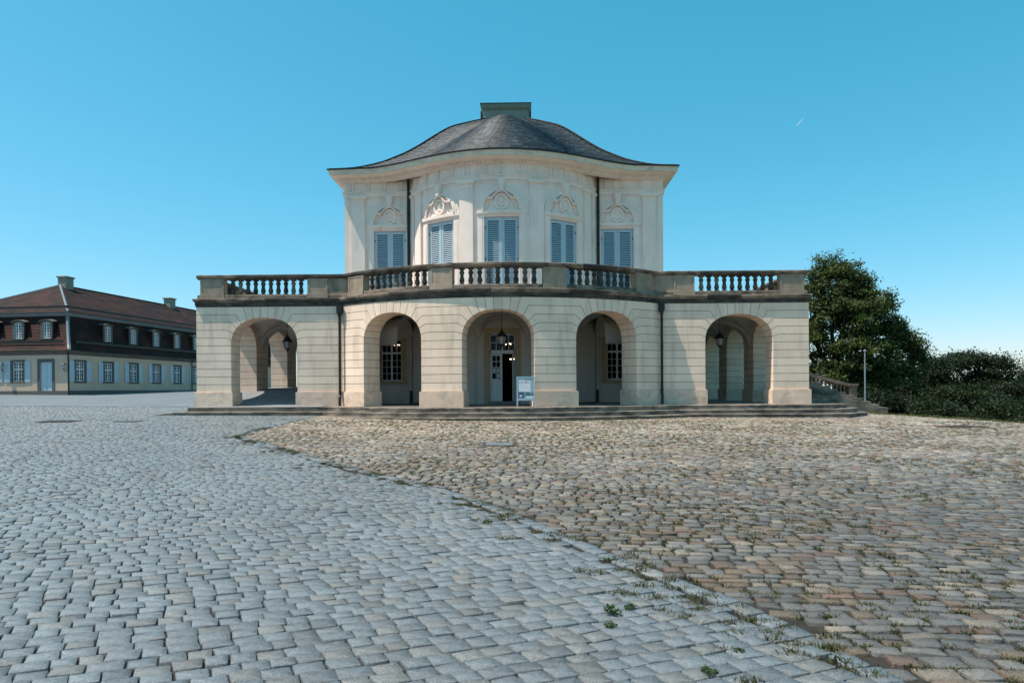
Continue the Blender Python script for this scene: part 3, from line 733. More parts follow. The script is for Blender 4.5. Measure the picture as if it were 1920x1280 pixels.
# dark hall behind
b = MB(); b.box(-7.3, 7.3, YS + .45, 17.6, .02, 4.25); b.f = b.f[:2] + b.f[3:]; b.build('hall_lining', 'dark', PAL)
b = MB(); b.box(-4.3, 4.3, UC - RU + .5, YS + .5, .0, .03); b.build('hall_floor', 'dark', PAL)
def chandelier(x, y, z, r, n, label):
    e = empty('chandelier', (x, y, z), label, 'chandelier', 'chandeliers lit in the dark hall')
    b = MB(); b.tube([(0, 0, 4.25 - z), (0, 0, -.25)], .015, 6); b.lathe([(.02, -.28), (.07, -.2), (.05, -.1), (.02, 0)], 8)
    b.build('stem', 'ochre', e)
    for k in range(n):
        a = 2 * math.pi * k / n + .35; c, s = math.cos(a), math.sin(a)
        q = MB(); q.tube([(0, 0, -.15), (.5 * r * c, .5 * r * s, -.26), (r * c, r * s, -.1), (r * c, r * s, -.02)], .012, 5); q.build('arm', 'ochre', e)
        q = MB(); q.lathe([(.005, -.015), (.017, .008), (.02, .03), (.011, .05), (.002, .06)], 8, (r * c, r * s, 0)); q.build('bulb', 'bulb', e, smooth=True)
chandelier(-.05, 8.4, 3.05, .34, 6, 'lit chandelier behind the fanlight of the open door')
chandelier(.25, 15.5, 2.55, .16, 5, 'small distant lit chandelier deep in the hall behind the doorway')
chandelier(-5.9, 8.8, 3.05, .15, 5, 'lit chandelier seen through the left ground floor window')

# ------------------------------------------------------------------ upper storey
ZU0, ZUT = 4.4, 10.95
SHW, SHZ0, SHZ1 = 1.56, 4.56, 8.41
for sg in (-1, 1):
    wall_bays(m_uf, *sorted((sg * (XU - .02), sg * UX)), [(sg * 5.53, SHW, SHZ0, SHZ1)], ZU0, ZUT, 'stucco_up', 'upper_wall', None)
    m_side = (lambda u, n, z: (-UX - n, -u, z)) if sg < 0 else (lambda u, n, z: (UX + n, u, z))
    wall_bays(m_side, *((-20.7, -YS - .352) if sg < 0 else (YS + .352, 20.7)), [], ZU0, ZUT, 'stucco_up', 'upper_wall', None)
    for yy in (6.6, 12.9, 19.2):
        b = MB(); u = -yy if sg < 0 else yy; b.prism([(u - .33, ZU0), (u + .33, ZU0), (u + .33, 9.72), (u - .33, 9.72)], m_side, 0, .07)
        b.prism([(u - .38, 9.72), (u + .38, 9.72), (u + .42, 10.05), (u - .42, 10.05)], m_side, 0, .13); b.build('pilaster', 'stucco_up', PAL)
UWO = 33.6 * math.pi / 180 * RU
wall_bays(m_ub, -RU * PU, RU * PU, [(-UWO, SHW, SHZ0, SHZ1), (0, SHW, SHZ0, SHZ1), (UWO, SHW, SHZ0, SHZ1)], ZU0, ZUT, 'stucco_up', 'upper_wall', .22)
b = MB(); b.box(-UX, UX, 20.3, 20.7, 0, ZUT); b.build('upper_wall', 'stucco_up', PAL)

def pilaster(mp, u, w, step, n=.11):
    b = MB(); b.prism([(u - w / 2, ZU0), (u + w / 2, ZU0), (u + w / 2, 9.70), (u - w / 2, 9.70)], mp, -.01, n, step)
    b.prism([(u - w / 2 - .03, ZU0), (u + w / 2 + .03, ZU0), (u + w / 2 + .03, 4.95), (u - w / 2 - .03, 4.95)], mp, -.01, n + .03, step)
    o = b.build('pilaster', 'stucco_up', PAL); b = MB()
    for z0, z1, e in ((9.70, 9.74, .02), (9.742, 9.90, .005), (9.902, 9.95, .045), (9.952, 10.05, .085)):
        b.prism([(u - w / 2 - e, z0), (u + w / 2 + e, z0), (u + w / 2 + e, z1), (u - w / 2 - e, z1)], mp, -.01, n + e, step)
    b.build('capital', 'stucco_up', o)
for sg in (-1, 1):
    pilaster(m_uf, sg * 7.07, .66, None); pilaster(m_ub, sg * 1.60, .64, .2); pilaster(m_ub, sg * 4.52, .50, .2)
    pilaster(m_ub, sg * 5.15, .34, .2, .05)

def window_bay(mp, c, step):
    # jamb strips, impost band, tympanum ring, keystone, medallion
    b = MB()
    for s in (-1, 1):
        a0, a1 = sorted((c + s * (SHW / 2 + .005), c + s * (SHW / 2 + .30)))
        b.prism([(a0, ZU0), (a1, ZU0), (a1, 8.50), (a0, 8.50)], mp, -.01, .045, step)
        b.prism([(a0 + .07, ZU0 + .2), (a1 - .07, ZU0 + .2), (a1 - .07, 8.3), (a0 + .07, 8.3)], mp, .03, .06, step)
    b.build('window_jamb', 'stucco_up', PAL)
    b = MB(); b.prism([(c - 1.10, 8.50), (c + 1.10, 8.50), (c + 1.10, 8.55), (c - 1.10, 8.55)], mp, -.01, .07, step)
    b.prism([(c - 1.11, 8.552), (c + 1.11, 8.552), (c + 1.11, 8.69), (c - 1.11, 8.69)], mp, -.01, .10, step); b.build('impost_band', 'stucco_up', PAL)
    b = MB()
    ring_band(b, mp, c, 8.692, .80, .86, .86, .92, -.005, .125, seg=18, step=step); ring_band(b, mp, c, 8.692, .862, .955, .922, 1.015, -.005, .085, seg=18, step=step)
    ring_band(b, mp, c, 8.692, .957, 1.06, 1.017, 1.12, -.005, .05, seg=18, step=step)
    A = b.build('archivolt', 'stucco_up', PAL)
    b = MB(); b.prism([(c - .10, 9.5), (c + .10, 9.5), (c + .19, 10.10), (c - .19, 10.10)], mp, -.01, .19, None); b.prism([(c - .06, 9.56), (c + .06, 9.56), (c + .13, 10.04), (c - .13, 10.04)], mp, .17, .225, None); b.build('keystone', 'stucco_up', A)
    # oval medallion with bust relief
    b = MB(); zc = 9.07
    ring_band(b, mp, c, zc, .25, .32, .30, .37, -.005, .09, 0, 2 * math.pi, 24); ring_band(b, mp, c, zc, .215, .25, .265, .30, -.005, .055, 0, 2 * math.pi, 24)
    r = random.Random(int(c * 100) + 5)
    def lump(u, z, ru, rz, dp):
        k = 10; v = []; f = []
        for j in range(4):
            t = j / 3; rr = math.cos(t * math.pi / 2); hh = math.sin(t * math.pi / 2)
            for i in range(k): a = 2 * math.pi * i / k; v.append(mp(u + ru * rr * math.cos(a), dp * hh, z + rz * rr * math.sin(a)))
        f = [(j * k + i, j * k + (i + 1) % k, (j + 1) * k + (i + 1) % k, (j + 1) * k + i) for j in range(3) for i in range(k)]
        b.add(v, f)
    sgn = r.choice((-1, 1))
    lump(c + .01 * sgn, zc + .07, .085, .105, .07); lump(c + .075 * sgn, zc + .06, .03, .035, .06); lump(c - .05 * sgn, zc + .12, .085, .07, .06)
    lump(c - .03 * sgn, zc - .05, .05, .08, .06); lump(c - .02 * sgn, zc - .15, .15, .085, .07)
    b.build('medallion', 'stucco_up', A)
    # hood moulding over the medallion and side scrolls
    b = MB(); ring_band(b, mp, c, zc + .06, .33, .40, .355, .425, -.005, .15, .35, math.pi - .35, 14)
    for s in (-1, 1):
        a0, a1 = sorted((c + s * .36, c + s * .68)); b.prism([(a0, zc + .14), (a1, zc + .14), (a1, zc + .205), (a0, zc + .205)], mp, -.005, .15)
        a0, a1 = sorted((c + s * .40, c + s * .62)); b.prism([(a0, zc + .09), (a1, zc + .09), (a1, zc + .138), (a0, zc + .138)], mp, -.005, .10)
        pts = [(c + s * (.50 + .02 * math.sin(t * 6) + .22 * t ** 2), zc + .06 - .36 * t) for t in [i / 7 for i in range(8)]]
        b.tube([mp(u, .03, z) for u, z in pts], [.028, .032, .03, .026, .022, .022, .026, .03], 6)
        lump(c + s * .68, zc - .34, .06, .035, .05); lump(c + s * .51, zc + .05, .04, .05, .06)
    b.build('hood_moulding', 'stucco_up', A)
    # spandrel panel
    for s in (-1, 1):
        b = MB(); a0, a1 = sorted((c + s * .24, c + s * 1.06)); b.prism([(a0, 9.955), (a1, 9.955), (a1, 10.0), (a0, 10.0)], mp, -.005, .03, step); b.build('spandrel_moulding', 'stucco_up', A)
    # louvred shutters
    bb = MB(); bb.prism([(c - SHW / 2, SHZ0), (c + SHW / 2, SHZ0), (c + SHW / 2, SHZ1), (c - SHW / 2, SHZ1)], mp, -.30, -.28, step); bb.build('window_glass', 'glass', PAL)
    for s in (-1, 1):
        a0, a1 = sorted((c + s * .004, c + s * (SHW / 2 - .012))); n0, n1 = -.13, -.085; st = .13; z0, z1 = SHZ0 + .02, SHZ1 - .015
        b = MB()
        b.prism([(a0, z0), (a0 + st, z0), (a0 + st, z1), (a0, z1)], mp, n0, n1); b.prism([(a1 - st, z0), (a1, z0), (a1, z1), (a1 - st, z1)], mp, n0, n1)
        b.prism([(a0 + st, z1 - .15), (a1 - st, z1 - .15), (a1 - st, z1), (a0 + st, z1)], mp, n0 + .002, n1 - .002); b.prism([(a0 + st, z0), (a1 - st, z0), (a1 - st, z0 + .28), (a0 + st, z0 + .28)], mp, n0 + .002, n1 - .002)
        if s > 0: b.prism([(c - .03, z0), (c + .03, z0), (c + .03, z1), (c - .03, z1)], mp, n1 + .001, n1 + .02)
        o = b.build('shutter', 'blue', PAL); b = MB(); z = z0 + .29
        while z < z1 - .19:
            # slanted slat
            v = [mp(u, n, zz) for u in (a0 + st, a1 - st) for n, zz in ((n1 - .006, z), (n1 - .006, z + .012), (n0 + .0, z + .062), (n0 + .0, z + .05))]
            b.add(v, [(0, 1, 5, 4), (1, 2, 6, 5), (2, 3, 7, 6), (3, 0, 4, 7)]); z += .0862
        b.build('louvre_slats', 'blue', o, kind='stuff')
        b = MB()
        for zz in (z0 + .5, z0 + 1.9, z1 - .5): b.prism([(c + s * (SHW / 2 - .03) - .02, zz), (c + s * (SHW / 2 - .03) + .02, zz), (c + s * (SHW / 2 - .03) + .02, zz + .10), (c + s * (SHW / 2 - .03) - .02, zz + .10)], mp, n1, n1 + .02)
        b.build('hinges', 'black', o)
for c in (-5.53, 5.53): window_bay(m_uf, c, None)
for c in (-UWO, 0, UWO): window_bay(m_ub, c, .2)

# architrave, taenia, frieze with triglyphs along the upper front
UP = [(-UX, 20.7), (-UX, YS), (-XU, YS)] + arc(0, UC, RU, -PU, PU, 36)[1:-1] + [(XU, YS), (UX, YS), (UX, 20.7)]
MB().sweep(UP, [(-.2, 10.06), (.05, 10.06), (.05, 10.17), (.065, 10.175), (.065, 10.262), (-.2, 10.262)]).build('upper_architrave', 'stucco_up', PAL)
MB().sweep(UP, [(-.2, 10.264), (.10, 10.264), (.10, 10.31), (-.2, 10.31)]).build('taenia', 'stucco_up', PAL)
def triglyph(mp, u):
    b = MB(); w = .145
    b.prism([(u - w, 10.312), (u + w, 10.312), (u + w, 10.76), (u - w, 10.76)], mp, -.01, .035)
    for k in (-1, 0, 1): b.prism([(u + k * .092 - .033, 10.33), (u + k * .092 + .033, 10.33), (u + k * .092 + .033, 10.72), (u + k * .092 - .033, 10.72)], mp, .02, .085)
    b.prism([(u - w - .02, 10.725), (u + w + .02, 10.725), (u + w + .02, 10.765), (u - w - .02, 10.765)], mp, .0, .10)
    b.prism([(u - w, 10.215), (u + w, 10.215), (u + w, 10.262), (u - w, 10.262)], mp, .06, .095)
    b.build('triglyph', 'stucco_up', PAL)
for k in range(-6, 7):
    if abs(k * .80) < RU * PU - .1: triglyph(m_ub, k * .80)
for sg in (-1, 1):
    for x in (5.05, 5.85, 6.65, 7.42): triglyph(m_uf, sg * x)

# ------------------------------------------------------------------ roof: bell profile over the eaves outline
EO, EB0, EB1 = 8.4, 4.55, 21.35; RE = RU + .65
_g = np.linspace(-12, 6.2, 760); _t = np.interp(_g, [-12, 0, 2.2, 3.6, 4.6, 5.3, 5.84, 6.2], [-12, 0, 2.2, 3.65, 4.5, 4.9, 5.1, 5.12])
GS = _g; GT = np.convolve(np.pad(_t, 15, mode='reflect', reflect_type='odd'), np.ones(31) / 31, 'valid')   # rounder crest on the bow
def Tf(x, y):
    def smin(a, b, k): h = np.clip(.5 + .5 * (b - a) / k, 0, 1); return b + (a - b) * h - k * h * (1 - h)
    tm = smin(smin(EO - x, EO + x, .1), smin(y - EB0, EB1 - y, .1), .12)
    tb = RE - np.where(y < UC, np.hypot(x, np.minimum(y - UC, 0)), np.abs(x))
    tb = np.interp(tb, GS, GT)
    k = 2.4; h = np.clip(.5 + .5 * (tm - tb) / k, 0, 1); return tb + (tm - tb) * h + k * h * (1 - h)
def gradT(x, y, e=.01):
    return (Tf(x + e, y) - Tf(x - e, y)) / (2 * e), (Tf(x, y + e) - Tf(x, y - e)) / (2 * e)
def to_level(x, y, t, it=6):
    for _ in range(it):
        gx_, gy_ = gradT(x, y); g2 = np.maximum(gx_ ** 2 + gy_ ** 2, .3); dt = np.clip(t - Tf(x, y), -.15, .15); x = x + gx_ / g2 * dt; y = y + gy_ / g2 * dt
    return x, y
# start polyline round the eaves, counter-clockwise from the back left corner
def resample(pts, step):
    out = []
    for a, b in zip(pts, pts[1:] + pts[:1]):
        n = max(1, int(math.dist(a, b) / step)); out += [(a[0] + (b[0] - a[0]) * i / n, a[1] + (b[1] - a[1]) * i / n) for i in range(n)]
    return out
pj = math.acos((UC - EB0) / RE)
raw = [(-EO, EB1), (-EO, EB0)] + [(-RE * math.sin(pj) - .01, EB0)] + arc(0, UC, RE, -pj, pj, 60)[1:-1] + [(RE * math.sin(pj) + .01, EB0), (EO, EB0), (EO, EB1)]
ST = np.array(resample(raw, .10)); ex, ey = ST[:, 0].copy(), ST[:, 1].copy()
corner = (np.abs(np.abs(ex) - EO) < .3) & ((np.abs(ey - EB0) < .3) | (np.abs(ey - EB1) < .3))
nx_, ny_ = to_level(ex, ey, 0.); ex = np.where(corner, ex, nx_); ey = np.where(corner, ey, ny_)
EAVES = [(float(a), float(b)) for a, b in zip(ex, ey)]
PT = [0, .6, 1.25, 2.2, 3.3, 3.95, 4.6, 5.24, 5.6, 5.9, 6.6, 7.4, 8.5]; PZ = [11.22, 11.42, 11.70, 12.26, 13.15, 13.80, 14.50, 15.15, 15.42, 15.60, 16.05, 16.50, 17.1]
tt = np.linspace(0, 8.5, 400); zz = np.interp(tt, PT, PZ); ker = np.ones(25) / 25; zs = np.convolve(np.pad(zz, 12, mode='reflect', reflect_type='odd'), ker, 'valid')
def PF(t): return np.interp(t, tt, zs)
levels = [0.]
while levels[-1] < 8.1:                                              # constant course height along the slope
    t = levels[-1]; sl = float((PF(t + .05) - PF(t)) / .05); levels.append(t + .20 / math.sqrt(1 + sl * sl))
N = len(ex); LO, UP_ = [], []
def even(x, y, t):
    xx = np.append(x, x[0]); yy = np.append(y, y[0]); cl = np.concatenate([[0], np.cumsum(np.hypot(np.diff(xx), np.diff(yy)))])
    s = np.arange(N) / N * cl[-1]; return to_level(np.interp(s, cl, xx), np.interp(s, cl, yy), t, 3)
x, y = ex, ey
for t0, t1 in zip(levels[:-1], levels[1:]):
    LO.append((x, y)); x2, y2 = x, y
    for q in range(3): x2, y2 = to_level(x2, y2, t0 + (t1 - t0) * (q + 1) / 3, 2)
    UP_.append((x2, y2)); x, y = even(x2, y2, t1)
V = np.concatenate([np.concatenate([np.stack([a_[0], a_[1], PF(np.minimum(Tf(*a_), t)) - .04], 1) for a_, t in ((lo_, levels[i]), (up_, levels[i + 1]))]) for i, (lo_, up_) in enumerate(zip(LO, UP_))])
F = np.array([(2 * i * N + k, 2 * i * N + (k + 1) % N, (2 * i + 1) * N + (k + 1) % N, (2 * i + 1) * N + k) for i in range(len(LO)) for k in range(N)])
ROOF = link('roof', np_mesh('roof', V, [F], np.array([.015, .017, .02])), 'slate', PAL)
SV = []; SF = []; SC = []; rr = np.random.default_rng(4)
def at_param(arr, s):
    i = np.floor(s).astype(int) % N; j = (i + 1) % N; f = s - np.floor(s); return arr[i] * (1 - f) + arr[j] * f
cnt = 0
for li in range(len(levels) - 1):
    (x, y), (x2, y2) = LO[li], UP_[li]; seg = np.hypot(np.roll(x, -1) - x, np.roll(y, -1) - y); cl = np.concatenate([[0], np.cumsum(seg)]); tot = cl[-1]
    n_ = max(8, int(tot / .27)); ed = (np.arange(n_) + rr.uniform(-.12, .12, n_) + (.5 if li % 2 else 0) + li * .17) / n_ * tot; ed = np.mod(ed, tot); ed.sort()
    s = np.interp(ed, cl, np.arange(N + 1)); s2 = np.roll(s, -1); s2[-1] += N
    g = .012; w = s2 - s; a, b_ = s + w * .02, s2 - w * .02
    lift = rr.uniform(.014, .042, n_)
    q0 = np.stack([at_param(x, a), at_param(y, a), lift], 1); q1 = np.stack([at_param(x, b_), at_param(y, b_), lift + rr.normal(0, .003, n_)], 1)
    q2 = np.stack([at_param(x2, b_), at_param(y2, b_), np.full(n_, .002)], 1); q3 = np.stack([at_param(x2, a), at_param(y2, a), np.full(n_, .002)], 1)
    for q, t in ((q0, levels[li]), (q1, levels[li]), (q2, levels[li + 1]), (q3, levels[li + 1])): q[:, 2] += PF(np.minimum(Tf(q[:, 0], q[:, 1]), t))
    # skip slates that collapse on a hip or straddle the seam
    ok = (np.hypot(*(q1 - q0)[:, :2].T) > .05) & (np.hypot(*(q1 - q0)[:, :2].T) < .6)
    d0 = q0.copy(); d1 = q1.copy(); d0[:, 2] -= .035; d1[:, 2] -= .035
    V = np.stack([q0, q1, q2, q3, d0, d1], 1)[ok]; m_ = len(V)
    base = np.array([.0135, .025, .034]) * rr.lognormal(0, .32, m_)[:, None]; pale = rr.random(m_) < .05; base[pale] = base[pale] * 1.9
    SV.append(V.reshape(-1, 3)); SC.append(np.repeat(base, 6, 0)); o = (np.arange(m_) * 6 + cnt)[:, None, None]
    SF.append((np.array([(0, 1, 2, 3), (4, 5, 1, 0)])[None] + o).reshape(-1, 4)); cnt += m_ * 6
link('slates', np_mesh('slates', np.concatenate(SV), [np.concatenate(SF)], np.concatenate(SC)), 'slate', ROOF, kind='stuff')
# hip caps of lead-grey slate along the two front hips and black edge strip at the eaves
b = MB()
for sg in (-1, 1): b.tube([(sg * (EO - t), EB0 + t, float(PF(t)) + .02) for t in [.1 + .3 * i for i in range(27)]], .05, 6)
b.build('hip_capping', 'black', ROOF)
EAVES = [(-EO, EB1), (-EO, EB0)] + [p for p in EAVES if abs(p[0]) < 6.4 and p[1] < EB0 + .2] + [(EO, EB0), (EO, EB1)]
MB().sweep(EAVES, [(-.15, 11.20), (.012, 11.20), (.02, 11.265), (-.15, 11.29)], closed=False).build('eaves_edge', 'black', ROOF)
MB().sweep(EAVES, [(-.30, 11.195), (-.005, 11.195), (-.015, 11.15), (-.05, 11.10), (-.06, 11.09), (-.055, 11.0), (-.09, 10.975), (-.30, 10.975)]).build('eaves_gutter', 'gutter', PAL)
MB().sweep(EAVES, [(-.9, 10.97), (-.09, 10.97), (-.11, 10.955), (-.38, 10.945), (-.40, 10.92), (-.42, 10.91), (-.515, 10.905), (-.515, 10.80), (-.56, 10.79), (-.60, 10.765), (-.9, 10.765)]).build('eaves_cornice', 'stucco_up', PAL)
b = MB(); ep = offset_path(EAVES, -.515); L = cumlen(ep); s = 9.; 
while s < L[-1] - 9.:
    p0, p1 = (lambda q: (q[0], q[-1]))(sub_path(ep, s, s + .07))
    b.sweep([p0, p1], [(-.02, 10.81), (.075, 10.81), (.075, 10.904), (-.02, 10.904)]); s += .125
b.build('dentils', 'stucco_up', PAL, kind='stuff')
# chimney block on the ridge
def rings(b, cx, cy, rs):
    v = []
    for hx_, hy_, z in rs: v += [(cx - hx_, cy - hy_, z), (cx + hx_, cy - hy_, z), (cx + hx_, cy + hy_, z), (cx - hx_, cy + hy_, z)]
    n_ = len(rs); f = [(i * 4 + k, i * 4 + (k + 1) % 4, (i + 1) * 4 + (k + 1) % 4, (i + 1) * 4 + k) for i in range(n_ - 1) for k in range(4)] + [(3, 2, 1, 0), tuple((n_ - 1) * 4 + k for k in range(4))]
    b.add(v, f)
b = MB(); rings(b, 0, 12.9, [(1.36, 1.1, 15.2), (1.36, 1.1, 16.85), (1.30, 1.04, 16.86), (1.30, 1.04, 16.95), (1.40, 1.14, 17.05), (1.46, 1.2, 17.2), (1.46, 1.2, 17.26)]); b.build('chimney', 'chim', ROOF)
b = MB(); rings(b, 0, 12.9, [(1.49, 1.23, 17.262), (1.49, 1.23, 17.31), (.9, .6, 17.37)]); b.box(-1.475, -1.37, 11.78, 11.86, 15.2, 16.85); b.box(1.37, 1.475, 11.78, 11.86, 15.2, 16.85); b.build('chimney_cap', 'black', ROOF)
b = MB(); b.tube([(.45, 12.5, 17.3), (.45, 12.5, 17.55)], .012, 5); b.tube([(.33, 12.5, 17.47), (.58, 12.5, 17.52)], .01, 5); b.tube([(.62, 12.5, 17.32), (.56, 12.5, 17.5), (.66, 12.5, 17.56)], .014, 5); b.build('antenna', 'steel', ROOF)

# ------------------------------------------------------------------ downpipes
for sg in (-1, 1):
    # on the wing front beside the bow
    x = sg * (XJ + .08); b = MB(); y = -.13
    b.tube([(x, y, 3.85), (x, y, .55), (x, y - .01, .45), (x, y - .06, .38), (x, y - .06, .02)], .055, 10)
    b.box(x - .11, x + .11, y - .10, y + .11, 3.82, 4.14); b.lathe([(.05, 3.62), (.10, 3.82)], 10, (x, y, 0))
    for z in (3.4, 2.35, 1.45, .6): b.lathe([(.062, z), (.066, z + .01), (.066, z + .05), (.062, z + .06)], 10, (x, y, 0))
    b.tube([(x, y, 3.2), (x - sg * .0, y + .2, 3.2)], .012, 5); b.build('downpipe', 'black', PAL)
    x = sg * (XU + .10); y = YS - .12; b = MB(); b.tube([(x, y - .1, 10.9), (x, y, 10.7), (x, y, ZU0 + .1)], .07, 10)
    for z in (9.2, 7.6, 6.0): b.lathe([(.075, z), (.08, z + .01), (.08, z + .05), (.075, z + .06)], 10, (x, y, 0))
    b.tube([(x, y, 7.4), (x + .35 * (1 if sg < 0 else -1), y - .02, 7.32)], .014, 5); b.build('downpipe', 'black', PAL)
    x = sg * 4.52; y = YS - .12; b = MB(); b.tube([(x, y, 4.1), (x, y, .1)], .055, 8); b.lathe([(.07, 2.55), (.07, 2.62)], 8, (x, y, 0)); b.build('downpipe', 'inner', PAL)
    b = MB(); b.tube([(x, y - .01, .62), (x, y - .01, .02)], .068, 8); b.build('downpipe_foot', 'iron', PAL)

# ------------------------------------------------------------------ lanterns
def lantern(x, y, ztop, zl, label):
    e = empty('lantern', (x, y, zl), label, 'lantern', 'lanterns hanging in the arcade')
    b = MB(); b.tube([(0, 0, ztop - zl), (0, 0, .52)], .012, 6); b.lathe([(.02, ztop - zl - .05), (.06, ztop - zl - .02), (.06, ztop - zl)], 8); b.build('rod', 'black', e)
    b = MB(); b.lathe([(.015, .66), (.03, .64), (.03, .60), (.015, .58), (.03, .55), (.07, .53), (.08, .49), (.13, .44), (.20, .37), (.225, .33), (.235, .315), (.235, .29), (.20, .28)], 6); b.build('hood', 'black', e)
    b = MB(); b.lathe([(.115, -.02), (.192, .285)], 6); b.build('glass', 'frost', e)
    b = MB()
    for k in range(6):
        a = math.pi / 3 * k; c, s = math.cos(a), math.sin(a); b.tube([(.12 * c, .12 * s, -.03), (.2 * c, .2 * s, .29)], .011, 5)
    b.lathe([(.01, -.14), (.035, -.12), (.03, -.09), (.05, -.07), (.09, -.05), (.128, -.035), (.128, -.01)], 6); b.build('cage', 'black', e)
lantern(-CW, 2.76, 3.93, 2.58, 'black iron lantern hanging in the left wing arch')
lantern(CW, 2.76, 3.93, 2.58, 'black iron lantern hanging in the right wing arch')
lantern(.06, -.1, 3.93, 2.52, 'black iron lantern hanging in the middle arch before the open door')

# ------------------------------------------------------------------ steps
STEPS = empty('entrance_steps', (0, -1, -.4), 'worn grey stone steps running along the whole arcade front', 'steps')
STEPS.location = (0, 0, 0)
FP = [(-WX - .28, 0), (-XJ, 0)] + arc(0, YC, RB, -PM, PM, 40)[1:-1] + [(XJ, 0), (WX + .1, 0), (WX + .5, .4), (WX + .5, 5)]
def step_ring(d0, d1, ztop, hgt, gap, seed, lim):
    tot = cumlen(FP)[-1]; r = random.Random(seed); s = lim[0]; end = tot - lim[1]
    while s < end - .05:
        e = min(end, s + r.uniform(1.6, 2.7)); e = end if end - e < .8 else e
        dz = r.uniform(-.006, .006); dn = r.uniform(-.012, .012); z1 = ztop + dz
        MB().sweep(sub_path(FP, s + gap / 2, e - gap / 2), [(d0, z1 - hgt), (d1 + dn - .012, z1 - hgt), (d1 + dn - .008, z1 - .05), (d1 + dn, z1 - .04), (d1 + dn, z1 - .012), (d1 + dn - .014, z1), (d0, z1)]).build('step_stone', 'step', STEPS)
        s = e
step_ring(-.12, 1.0, .0, .5, .008, 1, (.4, 0)); step_ring(.96, 1.36, -.175, .4, .008, 2, (0, 0)); step_ring(1.32, 1.72, -.335, .3, .008, 3, (2.5, 0))

# ------------------------------------------------------------------ side stair with sloping balustrade beyond the right wing
ST_ = empty('side_stair', (14.5, 4, -.3), 'grey stone stair with sloping reddish balustrade beside the right wing', 'stair'); ST_.location = (0, 0, 0)
for k in range(9):
    x1 = 16.9 - k * .36; z = -.36 + k * .135 + .135
    b = MB(); b.box(12.7, x1, 2.2 + .01 * k, 4.35 - .004 * k, z - .135 - (.4 if k == 0 else 0), z); b.build('stair_tread', 'step', ST_)
b = MB(); y0, y1 = 4.42, 4.66
def sl(x): return 1.27 - (x - 14.66) * .262                            # top of the rail
for (a, c) in ((-.16, 0.), (-.86, -.74)):
    b.add([(x, y, sl(x) + d) for x in (12.7, 16.35) for y, d in ((y0 - .03, a), (y1 + .03, a), (y1 + .03, c), (y0 - .03, c))], [(0, 1, 2, 3), (7, 6, 5, 4), (0, 4, 5, 1), (1, 5, 6, 2), (2, 6, 7, 3), (3, 7, 4, 0)])
b.build('sloping_rail', 'redstone', ST_)
b = MB(); b.box(16.30, 16.62, y0 - .04, y1 + .04, -.5, .72); b.box(16.25, 16.67, y0 - .09, y1 + .09, .722, .83); b.build('newel_post', 'redstone', ST_)
bq = MB(); bq.lathe([(.06, 0), (.06, .05), (.03, .07), (.055, .16), (.06, .22), (.03, .34), (.045, .40), (.03, .46), (.06, .5), (.06, .60)], 8)
me = bpy.data.meshes.new('baluster'); me.from_pydata(bq.v, [], bq.f); me.materials.append(MT['redstone']); me.shade_smooth()
for k in range(19):
    x = 12.95 + k * .175; o = bpy.data.objects.new('baluster', me); COL.objects.link(o); o.parent = ST_; o.location = (x, (y0 + y1) / 2, sl(x) - .75)
b = MB(); b.add([(x, y, z) for x, zt in ((12.7, sl(12.7) - .86), (16.3, sl(16.3) - .86)) for y in (y0 - .01, y1) for z in (-1., zt)], [(0, 1, 5, 4), (2, 6, 7, 3), (0, 4, 6, 2), (1, 3, 7, 5), (0, 2, 3, 1), (4, 5, 7, 6)]); b.build('stair_wall', 'step', ST_)

# ------------------------------------------------------------------ lamp post
LX_, LY_ = 17.3, 5.0; zg = terrain_z(LX_, LY_)
LP = empty('lamp_post', (LX_, LY_, zg), 'slim pale steel lamp post behind the side stair before the trees', 'lamp post')
b = MB(); b.lathe([(.06, -.3), (.06, .1), (.036, .14), (.032, 1.5), (.026, 2.95)], 10); b.build('post', 'steel', LP)
b = MB(); b.lathe([(.03, 2.95), (.06, 3.0), (.065, 3.03), (.03, 3.06), (.01, 3.07)], 10); b.build('lamp_head', 'steel', LP)

